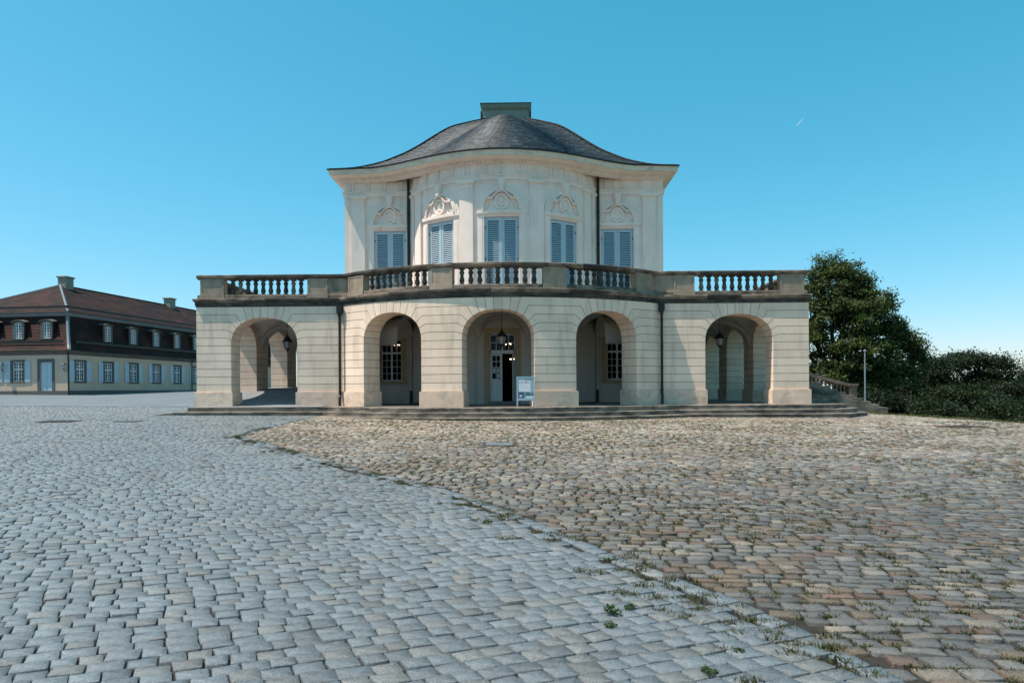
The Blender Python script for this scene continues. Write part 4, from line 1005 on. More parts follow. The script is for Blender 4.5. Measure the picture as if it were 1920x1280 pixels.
# ------------------------------------------------------------------ A-frame poster board
def poster_mat():
    m, n, l, b = _mat('printed_poster')
    tc = n.new('ShaderNodeTexCoord').outputs['Object']; sp = n.new('ShaderNodeSeparateXYZ'); l.new(tc, sp.inputs[0]); X, Z = sp.outputs[0], sp.outputs[2]
    def rng(v, a, c):
        p = n.new('ShaderNodeMath'); p.operation = 'GREATER_THAN'; l.new(v, p.inputs[0]); p.inputs[1].default_value = a
        q = n.new('ShaderNodeMath'); q.operation = 'LESS_THAN'; l.new(v, q.inputs[0]); q.inputs[1].default_value = c
        r = n.new('ShaderNodeMath'); r.operation = 'MULTIPLY'; l.new(p.outputs[0], r.inputs[0]); l.new(q.outputs[0], r.inputs[1]); return r.outputs[0]
    def rect(col, c, x0, x1, z0, z1, words=None):
        a = n.new('ShaderNodeMath'); a.operation = 'MULTIPLY'; l.new(rng(X, x0, x1), a.inputs[0]); l.new(rng(Z, z0, z1), a.inputs[1]); f = a.outputs[0]
        if words:
            t = _noise(n, l, tc, words, 2, .5, (1, 1, .15)); g = n.new('ShaderNodeMath'); g.operation = 'GREATER_THAN'; l.new(t, g.inputs[0]); g.inputs[1].default_value = .46
            h = n.new('ShaderNodeMath'); h.operation = 'MULTIPLY'; l.new(f, h.inputs[0]); l.new(g.outputs[0], h.inputs[1]); f = h.outputs[0]
        return _mix(n, l, col, c, f)
    col = _mix(n, l, (.16, .27, .32), (.25, .36, .40), _noise(n, l, tc, 9))
    col = rect(col, (.03, .06, .09), -.05, .27, .735, .76)
    col = rect(col, (.50, .53, .57), -.25, .175, .31, .73)
    col = rect(col, (.05, .07, .10), -.23, .11, .665, .69, 55); col = rect(col, (.05, .07, .10), -.23, .15, .62, .645, 55)
    for i in range(5): col = rect(col, (.30, .33, .37), -.23, (.0, .05, -.02, -.04, .0)[i], .57 - i * .032, .580 - i * .032, 70)
    col = rect(col, (.25, .28, .33), .0, .11, .44, .452, 60)
    col = rect(col, (.055, .065, .12), -.27, -.05, .07, .30); col = rect(col, (.5, .48, .5), -.23, -.14, .12, .19, 16)
    col = rect(col, (.05, .11, .14), -.02, .17, .15, .29); col = rect(col, (.04, .08, .11), .20, .27, .15, .27); col = rect(col, (.5, .52, .56), .02, .27, .07, .14)
    l.new(col, b.inputs['Base Color']); b.inputs['Roughness'].default_value = .35; return m
MT['poster'] = poster_mat()
AF = empty('poster_stand', (1.02, -3.0, .0), 'silver A-frame poster stand on the landing beside the open doorway arch', 'sign', rz=R_(3))
lean = R_(9)
def tilt(s):
    return lambda x, y, z: (x, s * (y * math.cos(lean) + (z - 1.12) * math.sin(lean) + .0), 1.12 + (z - 1.12) * math.cos(lean) - y * math.sin(lean))
for s, nm in ((1, 'front_panel'), (-1, 'back_panel')):
    t = tilt(s); b = MB()
    b.box(-.33, -.285, -.02, .02, .0, 1.12, t); b.box(.285, .33, -.02, .02, .0, 1.12, t); b.box(-.285, .285, -.018, .018, 1.075, 1.12, t); b.box(-.285, .285, -.018, .018, .24, .285, t)
    b.box(-.285, .285, -.004, .012, .285, 1.075, t); o = b.build(nm, 'steel', AF)
    if s == 1:
        p = MB().box(-.285, .285, -.0105, -.0045, .03, .82); p = p.build('poster', 'poster', o); p.rotation_euler = (-lean, 0, 0)
        p.location = (0, (.255 - 1.12) * math.sin(lean), 1.12 + (.255 - 1.12) * math.cos(lean))

# ------------------------------------------------------------------ long tiled house on the left
HC = (-34.1, 24.0); HZ = .42
HS = empty('tiled_house', (HC[0], HC[1], 0), 'long cream house with dark red mansard tile roof and pale blue shutters', 'house', rz=-R_(7))
HW_, HL_ = 12., 34.
def rect_ring(n): return [(-HW_ - n, -n), (n, -n), (n, HL_ + n), (-HW_ - n, HL_ + n)]
def hloft(rs, name, m, parent=HS, top=False):
    b = MB(); v = []
    for n, z in rs: v += [(x, y, z) for x, y in rect_ring(n)]
    k = len(rs); f = [(i * 4 + q, i * 4 + (q + 1) % 4, (i + 1) * 4 + (q + 1) % 4, (i + 1) * 4 + q) for i in range(k - 1) for q in range(4)]
    b.add(v, f); return b.build(name, m, parent)
def h_front(u, n, z): return (u, -n, z)
def h_right(u, n, z): return (n, u, z)
FW = [-9.3, -6.85, -4.4]; RWN = [1.15 + 3.06 * k for k in range(10)]
def house_wall(mp, u0, u1, opens):
    b = MB(); a = u0
    for c, w, za, zb in opens:
        b.prism([(a, HZ - .6), (c - w / 2, HZ - .6), (c - w / 2, 3.72), (a, 3.72)], mp, -.3, 0)
        if za > HZ: b.prism([(c - w / 2, HZ - .6), (c + w / 2, HZ - .6), (c + w / 2, za), (c - w / 2, za)], mp, -.3, 0)
        b.prism([(c - w / 2, zb), (c + w / 2, zb), (c + w / 2, 3.72), (c - w / 2, 3.72)], mp, -.3, 0); a = c + w / 2
    b.prism([(a, HZ - .6), (u1, HZ - .6), (u1, 3.72), (a, 3.72)], mp, -.3, 0); return b.build('wall', 'house', HS)
WZ0, WZ1 = 1.50, 3.0
house_wall(h_front, -HW_, 0, [(c, .92, WZ0, WZ1) for c in FW] + [(-1.95, 1.05, HZ, 3.0)])
house_wall(h_right, .302, HL_, [(c, .92, WZ0, WZ1) for c in RWN])
b = MB(); b.box(-HW_, -HW_ + .3, 0.302, HL_, HZ - .6, 3.72); b.box(-HW_ + .3, -.3, HL_ - .3, HL_, HZ - .6, 3.72); b.build('wall', 'house', HS)
b = MB(); b.box(-HW_ + .32, -.32, .32, HL_ - .32, .3, 3.7); b.build('dark_rooms', 'dark', HS)
hloft([(.035, HZ - .6), (.035, .74), (.0, .76)], 'base_band', 'house_stone')
hloft([(.0, 3.52), (.10, 3.6), (.13, 3.7), (.30, 3.76), (.34, 3.84), (.3, 3.86)], 'eaves_moulding', 'house_stone')
rs = []                                                              # mansard in stepped tile courses
for i in range(23):
    t = i / 23; t2 = (i + 1) / 23; n = .40 - 1.05 * (t ** .72); n2 = .40 - 1.05 * (t2 ** .72); z = 3.86 + 2.72 * t; z2 = 3.86 + 2.72 * t2
    rs += [(n + .03, z), (n + .03, z + .012), (n2 + .004, z2)]
HR = hloft(rs, 'roof', 'tile')
hloft([(-.60, 6.55), (-.5, 6.6), (-.42, 6.62), (-.40, 6.72), (-.36, 6.78), (-.30, 6.80), (-.32, 6.84)], 'roof_cornice', 'lead', HR)
b = MB(); v = []; k = 26
for i in range(k):
    n = -.28 - 5.72 * i / k; n2 = -.28 - 5.72 * (i + 1) / k; z = 6.84 + 3.06 * i / k; z2 = 6.84 + 3.06 * (i + 1) / k
    for nn, q in ((n, z + .028), (n2, z2 + .002)):
        v += [(-HW_ - nn, -nn, q), (nn, -nn, q), (nn, HL_ + nn, q), (-HW_ - nn, HL_ + nn, q)]
b.add(v, [(i * 4 + q, i * 4 + (q + 1) % 4, (i + 1) * 4 + (q + 1) % 4, (i + 1) * 4 + q) for i in range(2 * k - 1) for q in range(4)]); b.build('upper_tiles', 'tile', HR)
b = MB(); b.tube([(.3 - .58, .28, 6.9), (-6, 6, 9.92)], .09, 6); b.tube([(-HW_ + .28, .28, 6.9), (-6, 6, 9.92)], .09, 6); b.build('hip_flashing', 'lead', HR)
b = MB(); b.tube([(.40 - 1.05 * t ** .72 + .02, -(.40 - 1.05 * t ** .72 + .02), 3.88 + 2.72 * t) for t in [i / 8 for i in range(9)]], .13, 6); b.build('hip_flashing', 'lead', HR)
b = MB(); b.tube([(-6, 6, 9.93), (-6, HL_ - 6, 9.93)], .09, 6); b.build('ridge_capping', 'tile', HR)
for rowz, nn in ((4.35, .12), (7.12, -.72)):
    b = MB(); b.sweep([(nn - HW_ * 0 - .0, HL_ - .5), (nn, .5)][::-1], [(.06, rowz + .10), (.09, rowz + .10), (.09, rowz + .28), (.06, rowz + .28)])
    b.sweep([(-HW_ + .3, -nn), (-.3, -nn)], [(.06, rowz + .10), (.09, rowz + .10), (.09, rowz + .28), (.06, rowz + .28)]); b.build('snow_guard', 'black', HR, kind='stuff')
for cy_ in (6.4, 20.7):
    b = MB(); rings(b, -5.8, cy_, [(.38, .45, 9.2), (.38, .45, 10.55), (.47, .54, 10.6), (.47, .54, 10.7), (.38, .45, 10.74)]); b.build('chimney', 'chim', HR)
def hwin(parent, w, h, cols, rows, tr, loc, rz, m='white', fr=.055, bar=.03):
    b = MB(); x0, x1 = -w / 2, w / 2
    b.box(x0, x1, -.05, .03, 0, fr); b.box(x0, x1, -.05, .03, h - fr, h); b.box(x0, x0 + fr, -.052, .028, fr, h - fr); b.box(x1 - fr, x1, -.052, .028, fr, h - fr)
    b.box(-.04, .04, -.06, .02, fr, h - fr)
    if tr: b.box(x0 + fr, x1 - fr, -.056, .022, tr - .035, tr + .035)
    for s in (-1, 1):
        for i in range(1, cols): xx = s * (.04 + (w / 2 - fr - .04) * i / cols); b.box(xx - bar / 2, xx + bar / 2, -.03, .01, fr, h - fr)
        for j in range(1, rows): zz = fr + (h - 2 * fr) * j / rows; xa, xb = sorted((s * .04, s * (w / 2 - fr))); b.box(xa, xb, -.028, .008, zz - bar / 2, zz + bar / 2)
    o = b.build('window', m, parent); o.location = loc; o.rotation_euler = (0, 0, rz)
    b = MB(); b.box(x0 + .02, x1 - .02, .012, .02, .02, h - .02); b.build('glazing', 'glass', o); return o
def shutter_leaf(parent, w, h, loc, rz):
    b = MB(); b.box(-w / 2, w / 2, -.045, -.008, 0, .07); b.box(-w / 2, w / 2, -.045, -.008, h - .07, h); b.box(-w / 2, w / 2, -.045, -.008, h * .62 - .035, h * .62 + .035)
    b.box(-w / 2, -w / 2 + .07, -.047, -.006, 0, h); b.box(w / 2 - .07, w / 2, -.047, -.006, 0, h); b.box(-w / 2 + .05, w / 2 - .05, -.03, -.012, .05, h - .05)
    o = b.build('shutter', 'blue_pale', parent); o.location = loc; o.rotation_euler = (0, 0, rz); b = MB(); z = .1
    while z < h - .1:
        if abs(z - h * .62) > .06: b.box(-w / 2 + .07, w / 2 - .07, -.042, -.030, z, z + .03)
        z += .06
    b.build('slats', 'blue_pale', o, kind='stuff')
def trim(mp, c, w, z0, z1, t, parent, sill=True):
    b = MB()
    for s in (-1, 1):
        a0, a1 = sorted((c + s * w / 2, c + s * (w / 2 + t))); b.prism([(a0, z0), (a1, z0), (a1, z1), (a0, z1)], mp, -.22, .03)
    b.prism([(c - w / 2 - t, z1), (c + w / 2 + t, z1), (c + w / 2 + t, z1 + t), (c - w / 2 - t, z1 + t)], mp, -.22, .034)
    if sill: b.prism([(c - w / 2 - t, z0 - t * .9), (c + w / 2 + t, z0 - t * .9), (c + w / 2 + t, z0), (c - w / 2 - t, z0)], mp, -.22, .05)
    b.build('stone_surround', 'house_stone', parent)
for c in FW:
    hwin(HS, .92, WZ1 - WZ0, 2, 5, .95, (c, .10, WZ0), 0); trim(h_front, c, .92, WZ0, WZ1, .17, HS)
    for s in (-1, 1): shutter_leaf(HS, .48, WZ1 - WZ0 + .1, (c + s * .88, -.01, WZ0 - .05), 0)
for c in RWN:
    hwin(HS, .92, WZ1 - WZ0, 2, 5, .95, (-.10, c, WZ0), R_(90)); trim(h_right, c, .92, WZ0, WZ1, .17, HS)
    for s in (-1, 1): shutter_leaf(HS, .48, WZ1 - WZ0 + .1, (.01, c + s * .88, WZ0 - .05), R_(90))
trim(h_front, -1.95, 1.05, HZ, 3.0, .22, HS, False)
b = MB()
for s in (-1, 1):
    a0, a1 = sorted((-1.95 + s * .01, -1.95 + s * .52)); b.box(a0, a1, .08, .12, HZ, 2.98)
    for z0, z1 in ((.55, 1.0), (1.1, 1.6), (1.7, 2.25), (2.35, 2.85)):
        b.box(a0 + .08, a1 - .08, .065, .085, z0, z1)
b.build('door', 'blue_pale', HS)
def dormer(loc, rz):
    """small dormer with segmental hood, facing -y"""
    e = MB(); w, h = 1.0, 1.35
    def seg(x): return h + .16 * (1 - (x / (w / 2)) ** 2)
    pts = [(-w / 2, 0), (w / 2, 0)] + [(w / 2 - w * i / 8, seg(w / 2 - w * i / 8)) for i in range(9)]
    iw = w / 2 - .14; ip = [(-iw, .1), (iw, .1)] + [(iw - 2 * iw * i / 8, seg(iw - 2 * iw * i / 8) - .16) for i in range(9)]
    mpf = lambda u, n, z: (u, -n, z)
    for a, c, d, z in ((-w / 2, -iw, .0, h), (iw, w / 2, 0., h)): e.prism([(a, d), (c, d), (c, seg(c if a < 0 else a) - .02), (a, z)], mpf, -.12, .0)
    e.prism([(-iw, 0), (iw, 0), (iw, .1), (-iw, .1)], mpf, -.12, .002)
    for i in range(8):
        a, c = iw - 2 * iw * i / 8, iw - 2 * iw * (i + 1) / 8; e.prism([(c, seg(c) - .16), (a, seg(a) - .16), (a, seg(a)), (c, seg(c))], mpf, -.12, .002)
    o = e.build('dormer', 'house_stone', HS); o.location = loc; o.rotation_euler = (0, 0, rz)
    b = MB()
    for s in (-1, 1):
        x0, x1 = sorted((s * w / 2, s * (w / 2 - .05))); b.box(x0, x1, .1, 1.4, 0, h)
    b.build('dormer_cheek', 'tile', o); b = MB()
    for i in range(8):
        x0, x1 = -w / 2 - .08 + (w + .16) * i / 8, -w / 2 - .08 + (w + .16) * (i + 1) / 8; z0, z1 = seg(x0 * .86) + .01, seg(x1 * .86) + .01
        b.add([(x0, -.08, z0), (x1, -.08, z1), (x1, 1.6, z1 + .12), (x0, 1.6, z0 + .12), (x0, -.08, z0 + .05), (x1, -.08, z1 + .05), (x1, 1.6, z1 + .17), (x0, 1.6, z0 + .17)], [(3, 2, 1, 0), (4, 5, 6, 7), (0, 1, 5, 4), (1, 2, 6, 5), (2, 3, 7, 6), (3, 0, 4, 7)])
    b.build('dormer_roof', 'house_stone', o)
    g = MB(); g.prism(ip, mpf, -.10, -.09); g.build('dormer_glass', 'glass', o); g = MB()
    g.box(-.035, .035, .055, .10, .1, seg(0) - .17); g.box(-iw, -iw + .05, .055, .10, .1, h - .16); g.box(iw - .05, iw, .055, .10, .1, h - .16); g.box(-iw, iw, .055, .1, .1, .16)
    for s in (-1, 1):
        g.box(s * .19 - .014, s * .19 + .014, .065, .1, .1, h - .1)
    for j in range(1, 6): g.box(-iw, iw, .066, .1, .1 + j * .215 - .014, .1 + j * .215 + .014)
    i_ = [(iw - 2 * iw * i / 8) for i in range(9)]
    for a, c in zip(i_[:-1], i_[1:]): g.prism([(c, seg(c) - .21), (a, seg(a) - .21), (a, seg(a) - .155), (c, seg(c) - .155)], mpf, -.10, -.05)
    g.build('dormer_window', 'white', o)
for c in (-9.1, -6.7, -4.35, -1.9): dormer((c, -.02, 4.72), 0)
for c in RWN[1:]: dormer((.02, c, 4.72), R_(90))
b = MB(); b.tube([(.22, -.30, 3.8), (.12, -.2, 3.55), (.06, -.10, 3.35), (.06, -.08, .4)], .06, 8); b.build('downpipe', 'black', HS)
b = MB(); b.tube([(.25, 15.6, 3.8), (.10, 15.6, 3.5), (.10, 15.6, .4)], .05, 6); b.build('downpipe', 'black', HS)
def wall_lantern(x, y, label):
    w = HS.matrix_basis @ Vector((x, y, 2.55)); o = empty('wall_lantern', w, label, 'lantern', 'wall lanterns on the tiled house')
    b = MB(); b.lathe([(.02, .36), (.05, .3), (.15, .22), (.16, .2), (.14, .18)], 6); b.build('hood', 'black', o)
    b = MB(); b.lathe([(.08, -.12), (.13, .18)], 6); b.build('glass', 'frost', o)
    b = MB(); b.lathe([(.01, -.2), (.06, -.17), (.09, -.12)], 6); b.tube([(0, 0, -.2), (.0, .15, -.32), (0, .32, -.3)], .02, 6); b.build('bracket', 'black', o)
HS.matrix_basis = Matrix.Translation(HS.location) @ Euler((0, 0, -R_(7))).to_matrix().to_4x4()
wall_lantern(-.14, -.32, 'small black lantern on the near corner of the tiled house'); wall_lantern(-5.5, -.32, 'small black lantern by the shuttered front window at the picture edge')

# ------------------------------------------------------------------ manhole covers and drains
def cover(x, y, w, d, rz, label, m='iron', frame=True):
    z = gz(x, y); e = empty('manhole_cover', (x, y, z), label, 'manhole cover', rz=rz)
    b = MB(); b.box(-w / 2, w / 2, -d / 2, d / 2, -.04, .012); 
    k = int(w / .1)
    for i in range(k): b.box(-w / 2 + w * (i + .25) / k, -w / 2 + w * (i + .6) / k, -d / 2 + .03, d / 2 - .03, .0121, .017)
    b.build('lid', m, e)
    b = MB()
    for a0, a1, c0, c1 in ((-w / 2 - .07, w / 2 + .07, -d / 2 - .07, -d / 2 - .008), (-w / 2 - .07, w / 2 + .07, d / 2 + .008, d / 2 + .07), (-w / 2 - .07, -w / 2 - .008, -d / 2 - .008, d / 2 + .008), (w / 2 + .008, w / 2 + .07, -d / 2 - .008, d / 2 + .008)): b.box(a0, a1, c0, c1, -.04, .016)
    b.build('frame', 'iron', e)
    e.rotation_euler = (.0205, .008, rz)
cover(-14.8, -5.1, .95, .8, .1, 'rusty rectangular manhole cover far left in the grey paving')
cover(-12.5, -5.0, .55, .5, .1, 'small grey manhole cover right of the rusty one in the grey paving', 'lead')
cover(.38, -12.2, .62, .62, 0, 'pale square manhole cover in the brown cobbles before the doorway', 'lead')
cover(14.65, -6.3, 1.1, .7, .1, 'dark drain cover in the cobbles near the right grass verge')

# ------------------------------------------------------------------ trees and shrubs
def leaves_mesh(name, lobes, n_cl, per, size, spread, base, seed, shell=(.62, 1.02), yellow_tint=(1.25, 1.2, .9)):
    r = np.random.default_rng(seed); L = np.array([(c[0], c[1], c[2]) for c, _ in lobes]); Rd = np.array([q for _, q in lobes]); vol = Rd.prod(1) ** (2 / 3)
    li = r.choice(len(lobes), n_cl, p=vol / vol.sum()); d = r.normal(size=(n_cl, 3)); d /= np.linalg.norm(d, axis=1)[:, None]; d[:, 2] = np.where(d[:, 2] < -.45, -d[:, 2] * .6, d[:, 2])
    rad = r.uniform(shell[0], shell[1], n_cl) ** .8; cc = L[li] + d * Rd[li] * rad[:, None]
    tone = r.lognormal(0, .22, n_cl)
    n = n_cl * per; ci = np.repeat(np.arange(n_cl), per); off = r.normal(size=(n, 3)) * spread * r.uniform(.6, 1.3, n_cl)[ci][:, None]; off[:, 2] *= .62
    c = cc[ci] + off
    nrm = r.normal(size=(n, 3)) * .75 + d[ci] * .5 + np.array([0, 0, .65]); nrm /= np.linalg.norm(nrm, axis=1)[:, None]
    t = np.cross(nrm, r.normal(size=(n, 3))); t /= np.linalg.norm(t, axis=1)[:, None]; bt = np.cross(nrm, t); s = size * r.uniform(.6, 1.25, n)[:, None]
    v = np.stack([c + t * s, c + bt * s * .55 + nrm * s * .12, c - t * s, c - bt * s * .55 + nrm * s * .12], 1).reshape(-1, 3)
    colr = np.array(base)[None] * (tone[ci] * r.lognormal(0, .18, n))[:, None]; colr = colr * np.array([1, 1, 1])
    yl = r.random(n_cl)[ci] < .15; colr[yl] *= np.array(yellow_tint)  # some clumps at random lighter and yellower
    return np_mesh(name, v, [np.arange(4 * n).reshape(-1, 4)], np.repeat(np.clip(colr, .004, .3), 4, 0))
def tree(name, loc, lobes, n_cl, per, size, spread, base, label, cat, group, trunk_h, trunk_r, seed, shell=(.55, 1.02)):
    e = empty(name, loc, label, cat, group); r = random.Random(seed)
    b = MB(); top = Vector((0, 0, trunk_h)); b.tube([(0, 0, -.6), (.03, .02, trunk_h * .4), top], [trunk_r * 1.25, trunk_r, trunk_r * .75], 10)
    for c, q in lobes:
        p = Vector(c); mid = top.lerp(p, .5) + Vector((r.uniform(-.3, .3), r.uniform(-.3, .3), r.uniform(-.2, .3))); k = trunk_r * .42
        b.tube([top - Vector((0, 0, .3)), mid, p], [k, k * .7, k * .3], 7)
        for _ in range(4):
            t = p + Vector((r.uniform(-1, 1) * q[0], r.uniform(-1, 1) * q[1], r.uniform(-.5, 1) * q[2])) * .8
            b.tube([mid.lerp(p, .5), mid.lerp(t, .6), t], [k * .4, k * .28, k * .1], 5)
    b.build('trunk', 'bark', e, smooth=True)
    link('crown', leaves_mesh('crown', lobes, n_cl, per, size, spread, base, seed, shell), 'leaf', e)
    return e
tx, ty = 21.0, 16.0; tz = terrain_z(tx, ty)
big = [((-.2, 0, 8.6), (1.7, 1.7, 1.9)), ((1.2, .4, 8.2), (1.3, 1.5, 1.5)), ((-2., .4, 7.2), (1.8, 1.8, 1.8)), ((1.7, -.4, 6.6), (1.9, 1.8, 1.7)), ((0, -1., 6.3), (2.1, 1.8, 1.9)),
       ((2.9, .0, 5.0), (1.9, 1.7, 1.5)), ((4.4, .3, 4.3), (1.35, 1.3, 1.0)), ((-2.6, -.5, 4.6), (2.0, 1.8, 1.8)), ((.6, -1.4, 3.9), (2.2, 1.6, 1.7)), ((2.7, -.8, 2.7), (1.6, 1.5, 1.3)), ((-1.6, -1.2, 2.6), (1.7, 1.5, 1.2)),
       ((4.2, .2, 2.6), (1.2, 1.2, 1.2)), ((.9, -1.4, 1.7), (1.3, 1.2, .9)), ((5.2, .4, 3.6), (.8, .8, .7))]
GR = (.058, .082, .024)
tree('maple_tree', (tx, ty, tz), big, 950, 105, .088, .25, GR, 'tall dense broadleaf tree rising directly behind the right wing', 'tree', None, 2.6, .38, 21)
def wood(px, py, top, w, seed, base, label, kind='tree', nm='broadleaf_tree', ncl=420, grp='trees beyond the right verge', size=.085, per=95):
    z = terrain_z(px, py); H = top - z; r = random.Random(seed); lobes = []
    for k in range(9):
        a = r.uniform(0, 6.28); h = r.uniform(.28, .86); rr_ = w * (1 - abs(h - .5) * .9) * r.uniform(.3, .75)
        lobes.append(((rr_ * math.cos(a), rr_ * math.sin(a), H * h), (w * .45, w * .45, H * .17)))
    lobes.append(((0, 0, H * .86), (w * .5, w * .5, H * .13))); lobes.append(((0, 0, H * .5), (w * .75, w * .7, H * .3)))
    tree(nm, (px, py, z), lobes, ncl, per, size, .30, base, label, kind, grp, H * .4, .05 + .03 * H, seed)
DK = (.016, .029, .012)
wood(28.8, 19, 2.75, 2.3, 31, DK, 'dark rounded tree just right of the tall tree, beyond the verge', ncl=330)
wood(32.9, 21, 3.15, 2.8, 32, (.019, .033, .015), 'broadest dark tree in the middle of the row beyond the verge', ncl=520)
wood(37.9, 21, 3.0, 2.0, 33, (.020, .034, .014), 'rightmost dark tree cut by the picture edge', ncl=330)
wood(25.5, 22, 3.0, 2.6, 35, DK, 'dark tree low behind the lamp post')
SH = [(20.3, 10., .35, 1.6), (23.2, 11., .0, 1.5), (25.8, 11.5, .6, 1.7), (28.2, 12, .1, 1.5), (30.6, 13.5, .9, 1.6), (33.2, 13, .35, 1.5), (35.6, 13.5, .7, 1.6), (22.0, 7.2, -.25, 1.2), (25., 7.6, -.15, 1.3), (28., 8, -.1, 1.3), (30.8, 8.2, .0, 1.3), (37.8, 14, .3, 1.6)]
LB = ['low dark shrub at the foot of the lamp post', 'dark shrub below the tall tree, right of the lamp post', 'dark shrub between the tall tree and the row of trees', 'dense shrub below the first dark tree', 'tall shrub left of the broadest tree', 'dense shrub below the broadest tree',
      'shrub right of the broadest tree', 'small shrub close behind the verge near the stair', 'small shrub close behind the verge, second from the stair', 'small shrub close behind the verge, third from the stair', 'small shrub close behind the verge, fourth from the stair', 'tall shrub at the right picture edge']
for i, (px, py, top, w) in enumerate(SH):
    wood(px, py, top, w, 50 + i, (.013 + .003 * (i % 3), .024 + .005 * (i % 3), .010), LB[i], 'shrub', 'shrub', 260, 'shrubs behind the grass verge', .07, 60)

# ------------------------------------------------------------------ grass and weeds in the joints
def blades(name, pts, hts, seed, per, parent, base, w=.006, spr=.035):
    r = np.random.default_rng(seed); n = len(pts) * per; p = np.repeat(np.array(pts), per, 0); h = np.repeat(np.array(hts), per) * r.uniform(.5, 1.2, n)
    a = r.uniform(0, 6.28, n); q = p + np.stack([r.normal(0, spr, n), r.normal(0, spr * .7, n)], 1); z = gz(q[:, 0], q[:, 1]) - .012
    ln = r.uniform(.3, 1.0, n) * h; dx, dy = np.cos(a) * ln, np.sin(a) * ln; sx, sy = -np.sin(a) * w, np.cos(a) * w
    v = np.stack([np.stack([q[:, 0] - sx, q[:, 1] - sy, z], 1), np.stack([q[:, 0] + sx, q[:, 1] + sy, z], 1), np.stack([q[:, 0] + dx * .5 + sx * .6, q[:, 1] + dy * .5 + sy * .6, z + h * .7], 1), np.stack([q[:, 0] + dx, q[:, 1] + dy, z + h], 1)], 1)
    c = np.array(base)[None] * r.lognormal(0, .25, n)[:, None]; dry = r.random(n) < .25; c[dry] = np.array([.14, .115, .05])
    return link(name, np_mesh(name, v.reshape(-1, 3), [np.arange(4 * n).reshape(-1, 4)], np.repeat(c, 4, 0)), 'leaf', parent, kind='stuff')
r = random.Random(5); P1 = []; H1 = []
BL = cumlen(BND)
for _ in range(620):                                                 # along the seam of the two pavings
    s = r.uniform(4, BL[-1] - 2.); p = sub_path(BND, s, s + .01)[0]; o = abs(r.gauss(0, .22)) if r.random() < .75 else r.uniform(0, .8)
    if vnoise(np.array([p[0]]), np.array([p[1]]), .8, 77)[0] < .5: continue
    P1.append((p[0] - o * .75 + r.gauss(0, .05), p[1] - o * .6)); H1.append(r.uniform(.018, .042))
t = tag(blades('grass_tufts', P1, H1, 1, 60, None, (.05, .06, .018), w=.0035, spr=.04), 'small dry grass tufts along the seam between the two pavings', 'grass')
P2 = []; H2 = []                                                     # short moss and grass in the brown joints
for x, y, d in zip(bx_, by_, bd):
    if d < 24 and vnoise(np.array([x]), np.array([y]), 1.1, 41)[0] > .40 and r.random() < .8: P2.append((x + .1 * r.choice((-1, 1)), y + .071 * r.choice((-1, 1)))); H2.append(r.uniform(.02, .04))
for _ in range(150):
    a = r.uniform(-.15, .75); P2.append((11.8 * math.sin(a), YC - 11.8 * math.cos(a) + r.uniform(-.05, .02))); H2.append(r.uniform(.03, .09))
tag(blades('joint_grass', P2, H2, 2, 22, None, (.042, .058, .016), w=.004, spr=.03), 'short green grass growing in the joints of the brown cobbles', 'grass')
P3 = [(r.uniform(-11, -4.5), r.uniform(-12, -3.5)) for _ in range(420)]; P3 = [p for p in P3 if vnoise(np.array([p[0]]), np.array([p[1]]), 1.5, 15)[0] > .5]
tag(blades('paving_grass', P3, [r.uniform(.015, .03) for _ in P3], 3, 14, None, (.05, .07, .02), spr=.06), 'thin grass in the grey paving before the left wing', 'grass')
P4 = []
for _ in range(260): yy = r.uniform(-16, 3); P4.append((EDGE(yy) + r.uniform(-.3, .7), yy))
tag(blades('verge_grass', P4, [r.uniform(.03, .07) for _ in P4], 4, 26, None, (.075, .10, .03), w=.01, spr=.2), 'strip of short grass along the right edge of the cobbles', 'grass')
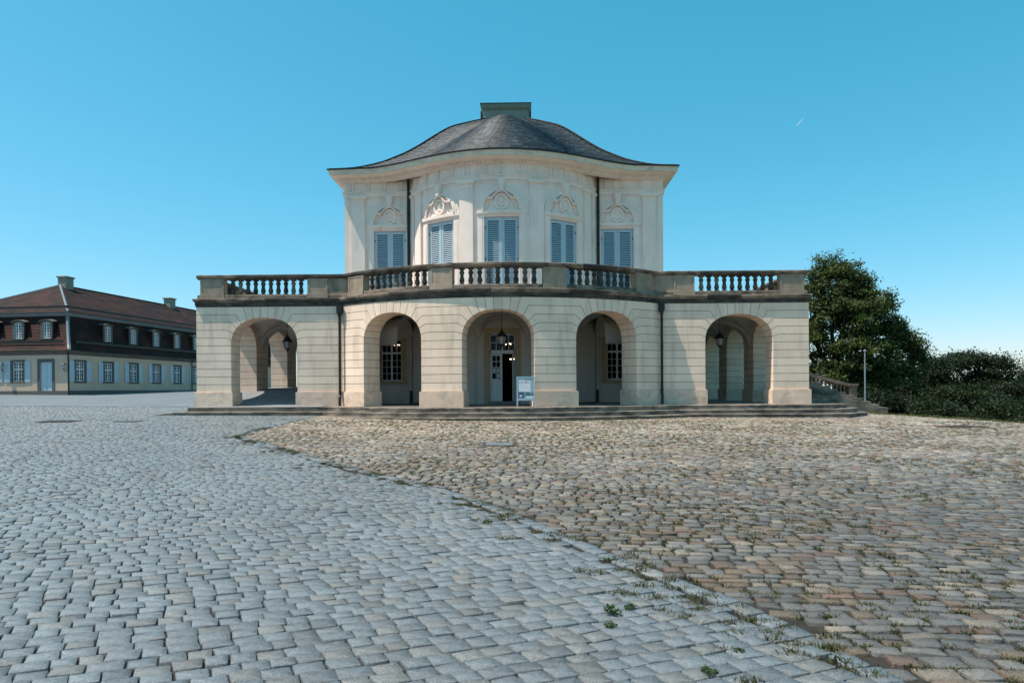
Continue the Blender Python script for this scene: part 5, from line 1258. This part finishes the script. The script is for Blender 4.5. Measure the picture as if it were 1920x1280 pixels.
def weed(x, y, s, label):
    e = empty('weed', (x, y, gz(x, y) - .02), label, 'weed', 'weeds in the paving'); r = np.random.default_rng(int(abs(x * 1000))); v = []; n = 26
    b = MB()
    for k in range(5):
        a = k * 1.3; b.tube([(0, 0, 0), (.3 * s * math.cos(a), .3 * s * math.sin(a), .4 * s), (.6 * s * math.cos(a), .6 * s * math.sin(a), .75 * s)], .004, 4)
    b.build('stem', 'leaf_stem', e)
    me = leaves_mesh('foliage', [((0, 0, s * .5), (s * .75, s * .75, s * .5))], 16, 6, s * .16, s * .1, (.035, .075, .02), int(abs(x * 997)) + 3, (.3, 1.)); link('foliage', me, 'leaf', e)
MT['leaf_stem'] = mat('weed_stem', (.06, .085, .03), .2, 10, .8, 0)
for x, y, s, l_ in ((1.54, -23.39, .085, 'leafy weed in the grey setts, largest of a pair'), (1.68, -23.30, .06, 'smaller leafy weed right of its larger neighbour'), (1.50, -23.62, .055, 'small weed below the pair in the grey setts'),
                   (2.2, -24.0, .05, 'weed in the setts near the brown seam'), (1.95, -24.3, .06, 'weed near the bottom edge of the picture'), (.55, -20.6, .07, 'weed in the grey setts left of the seam, farthest away')):
    weed(x, y, s, l_)
for o in list(COL.objects):
    if o.name.split('.')[0] in ('grass_tufts', 'joint_grass', 'paving_grass', 'verge_grass') and 'category' in o: o['kind'] = 'stuff'

# ------------------------------------------------------------------ faint contrail high in the sky
def trail_mat():
    m, n, l, b = _mat('contrail_ice'); b.inputs['Base Color'].default_value = (.8, .8, .8, 1); tr = n.new('ShaderNodeBsdfTransparent'); mx = n.new('ShaderNodeMixShader'); mx.inputs[0].default_value = .22
    l.new(tr.outputs[0], mx.inputs[1]); l.new(b.outputs[0], mx.inputs[2]); l.new(mx.outputs[0], n['Material Output'].inputs['Surface']); return m
MT['trail'] = trail_mat()
b = MB(); dd = 3000.; P = [Vector((CAMX + dd * (px - 982) / 1280, CAMY + dd, CAMZ + dd * (729 - 3.2 - py) / 1280)) for px, py in ((1492.5, 239.5), (1497, 234.5), (1502, 229.5), (1508, 224))]
b.tube(P, [1.5, 3., 2.2, .3], 8); tag(b.build('contrail', 'trail'), 'short faint white contrail in the upper right sky', 'contrail')
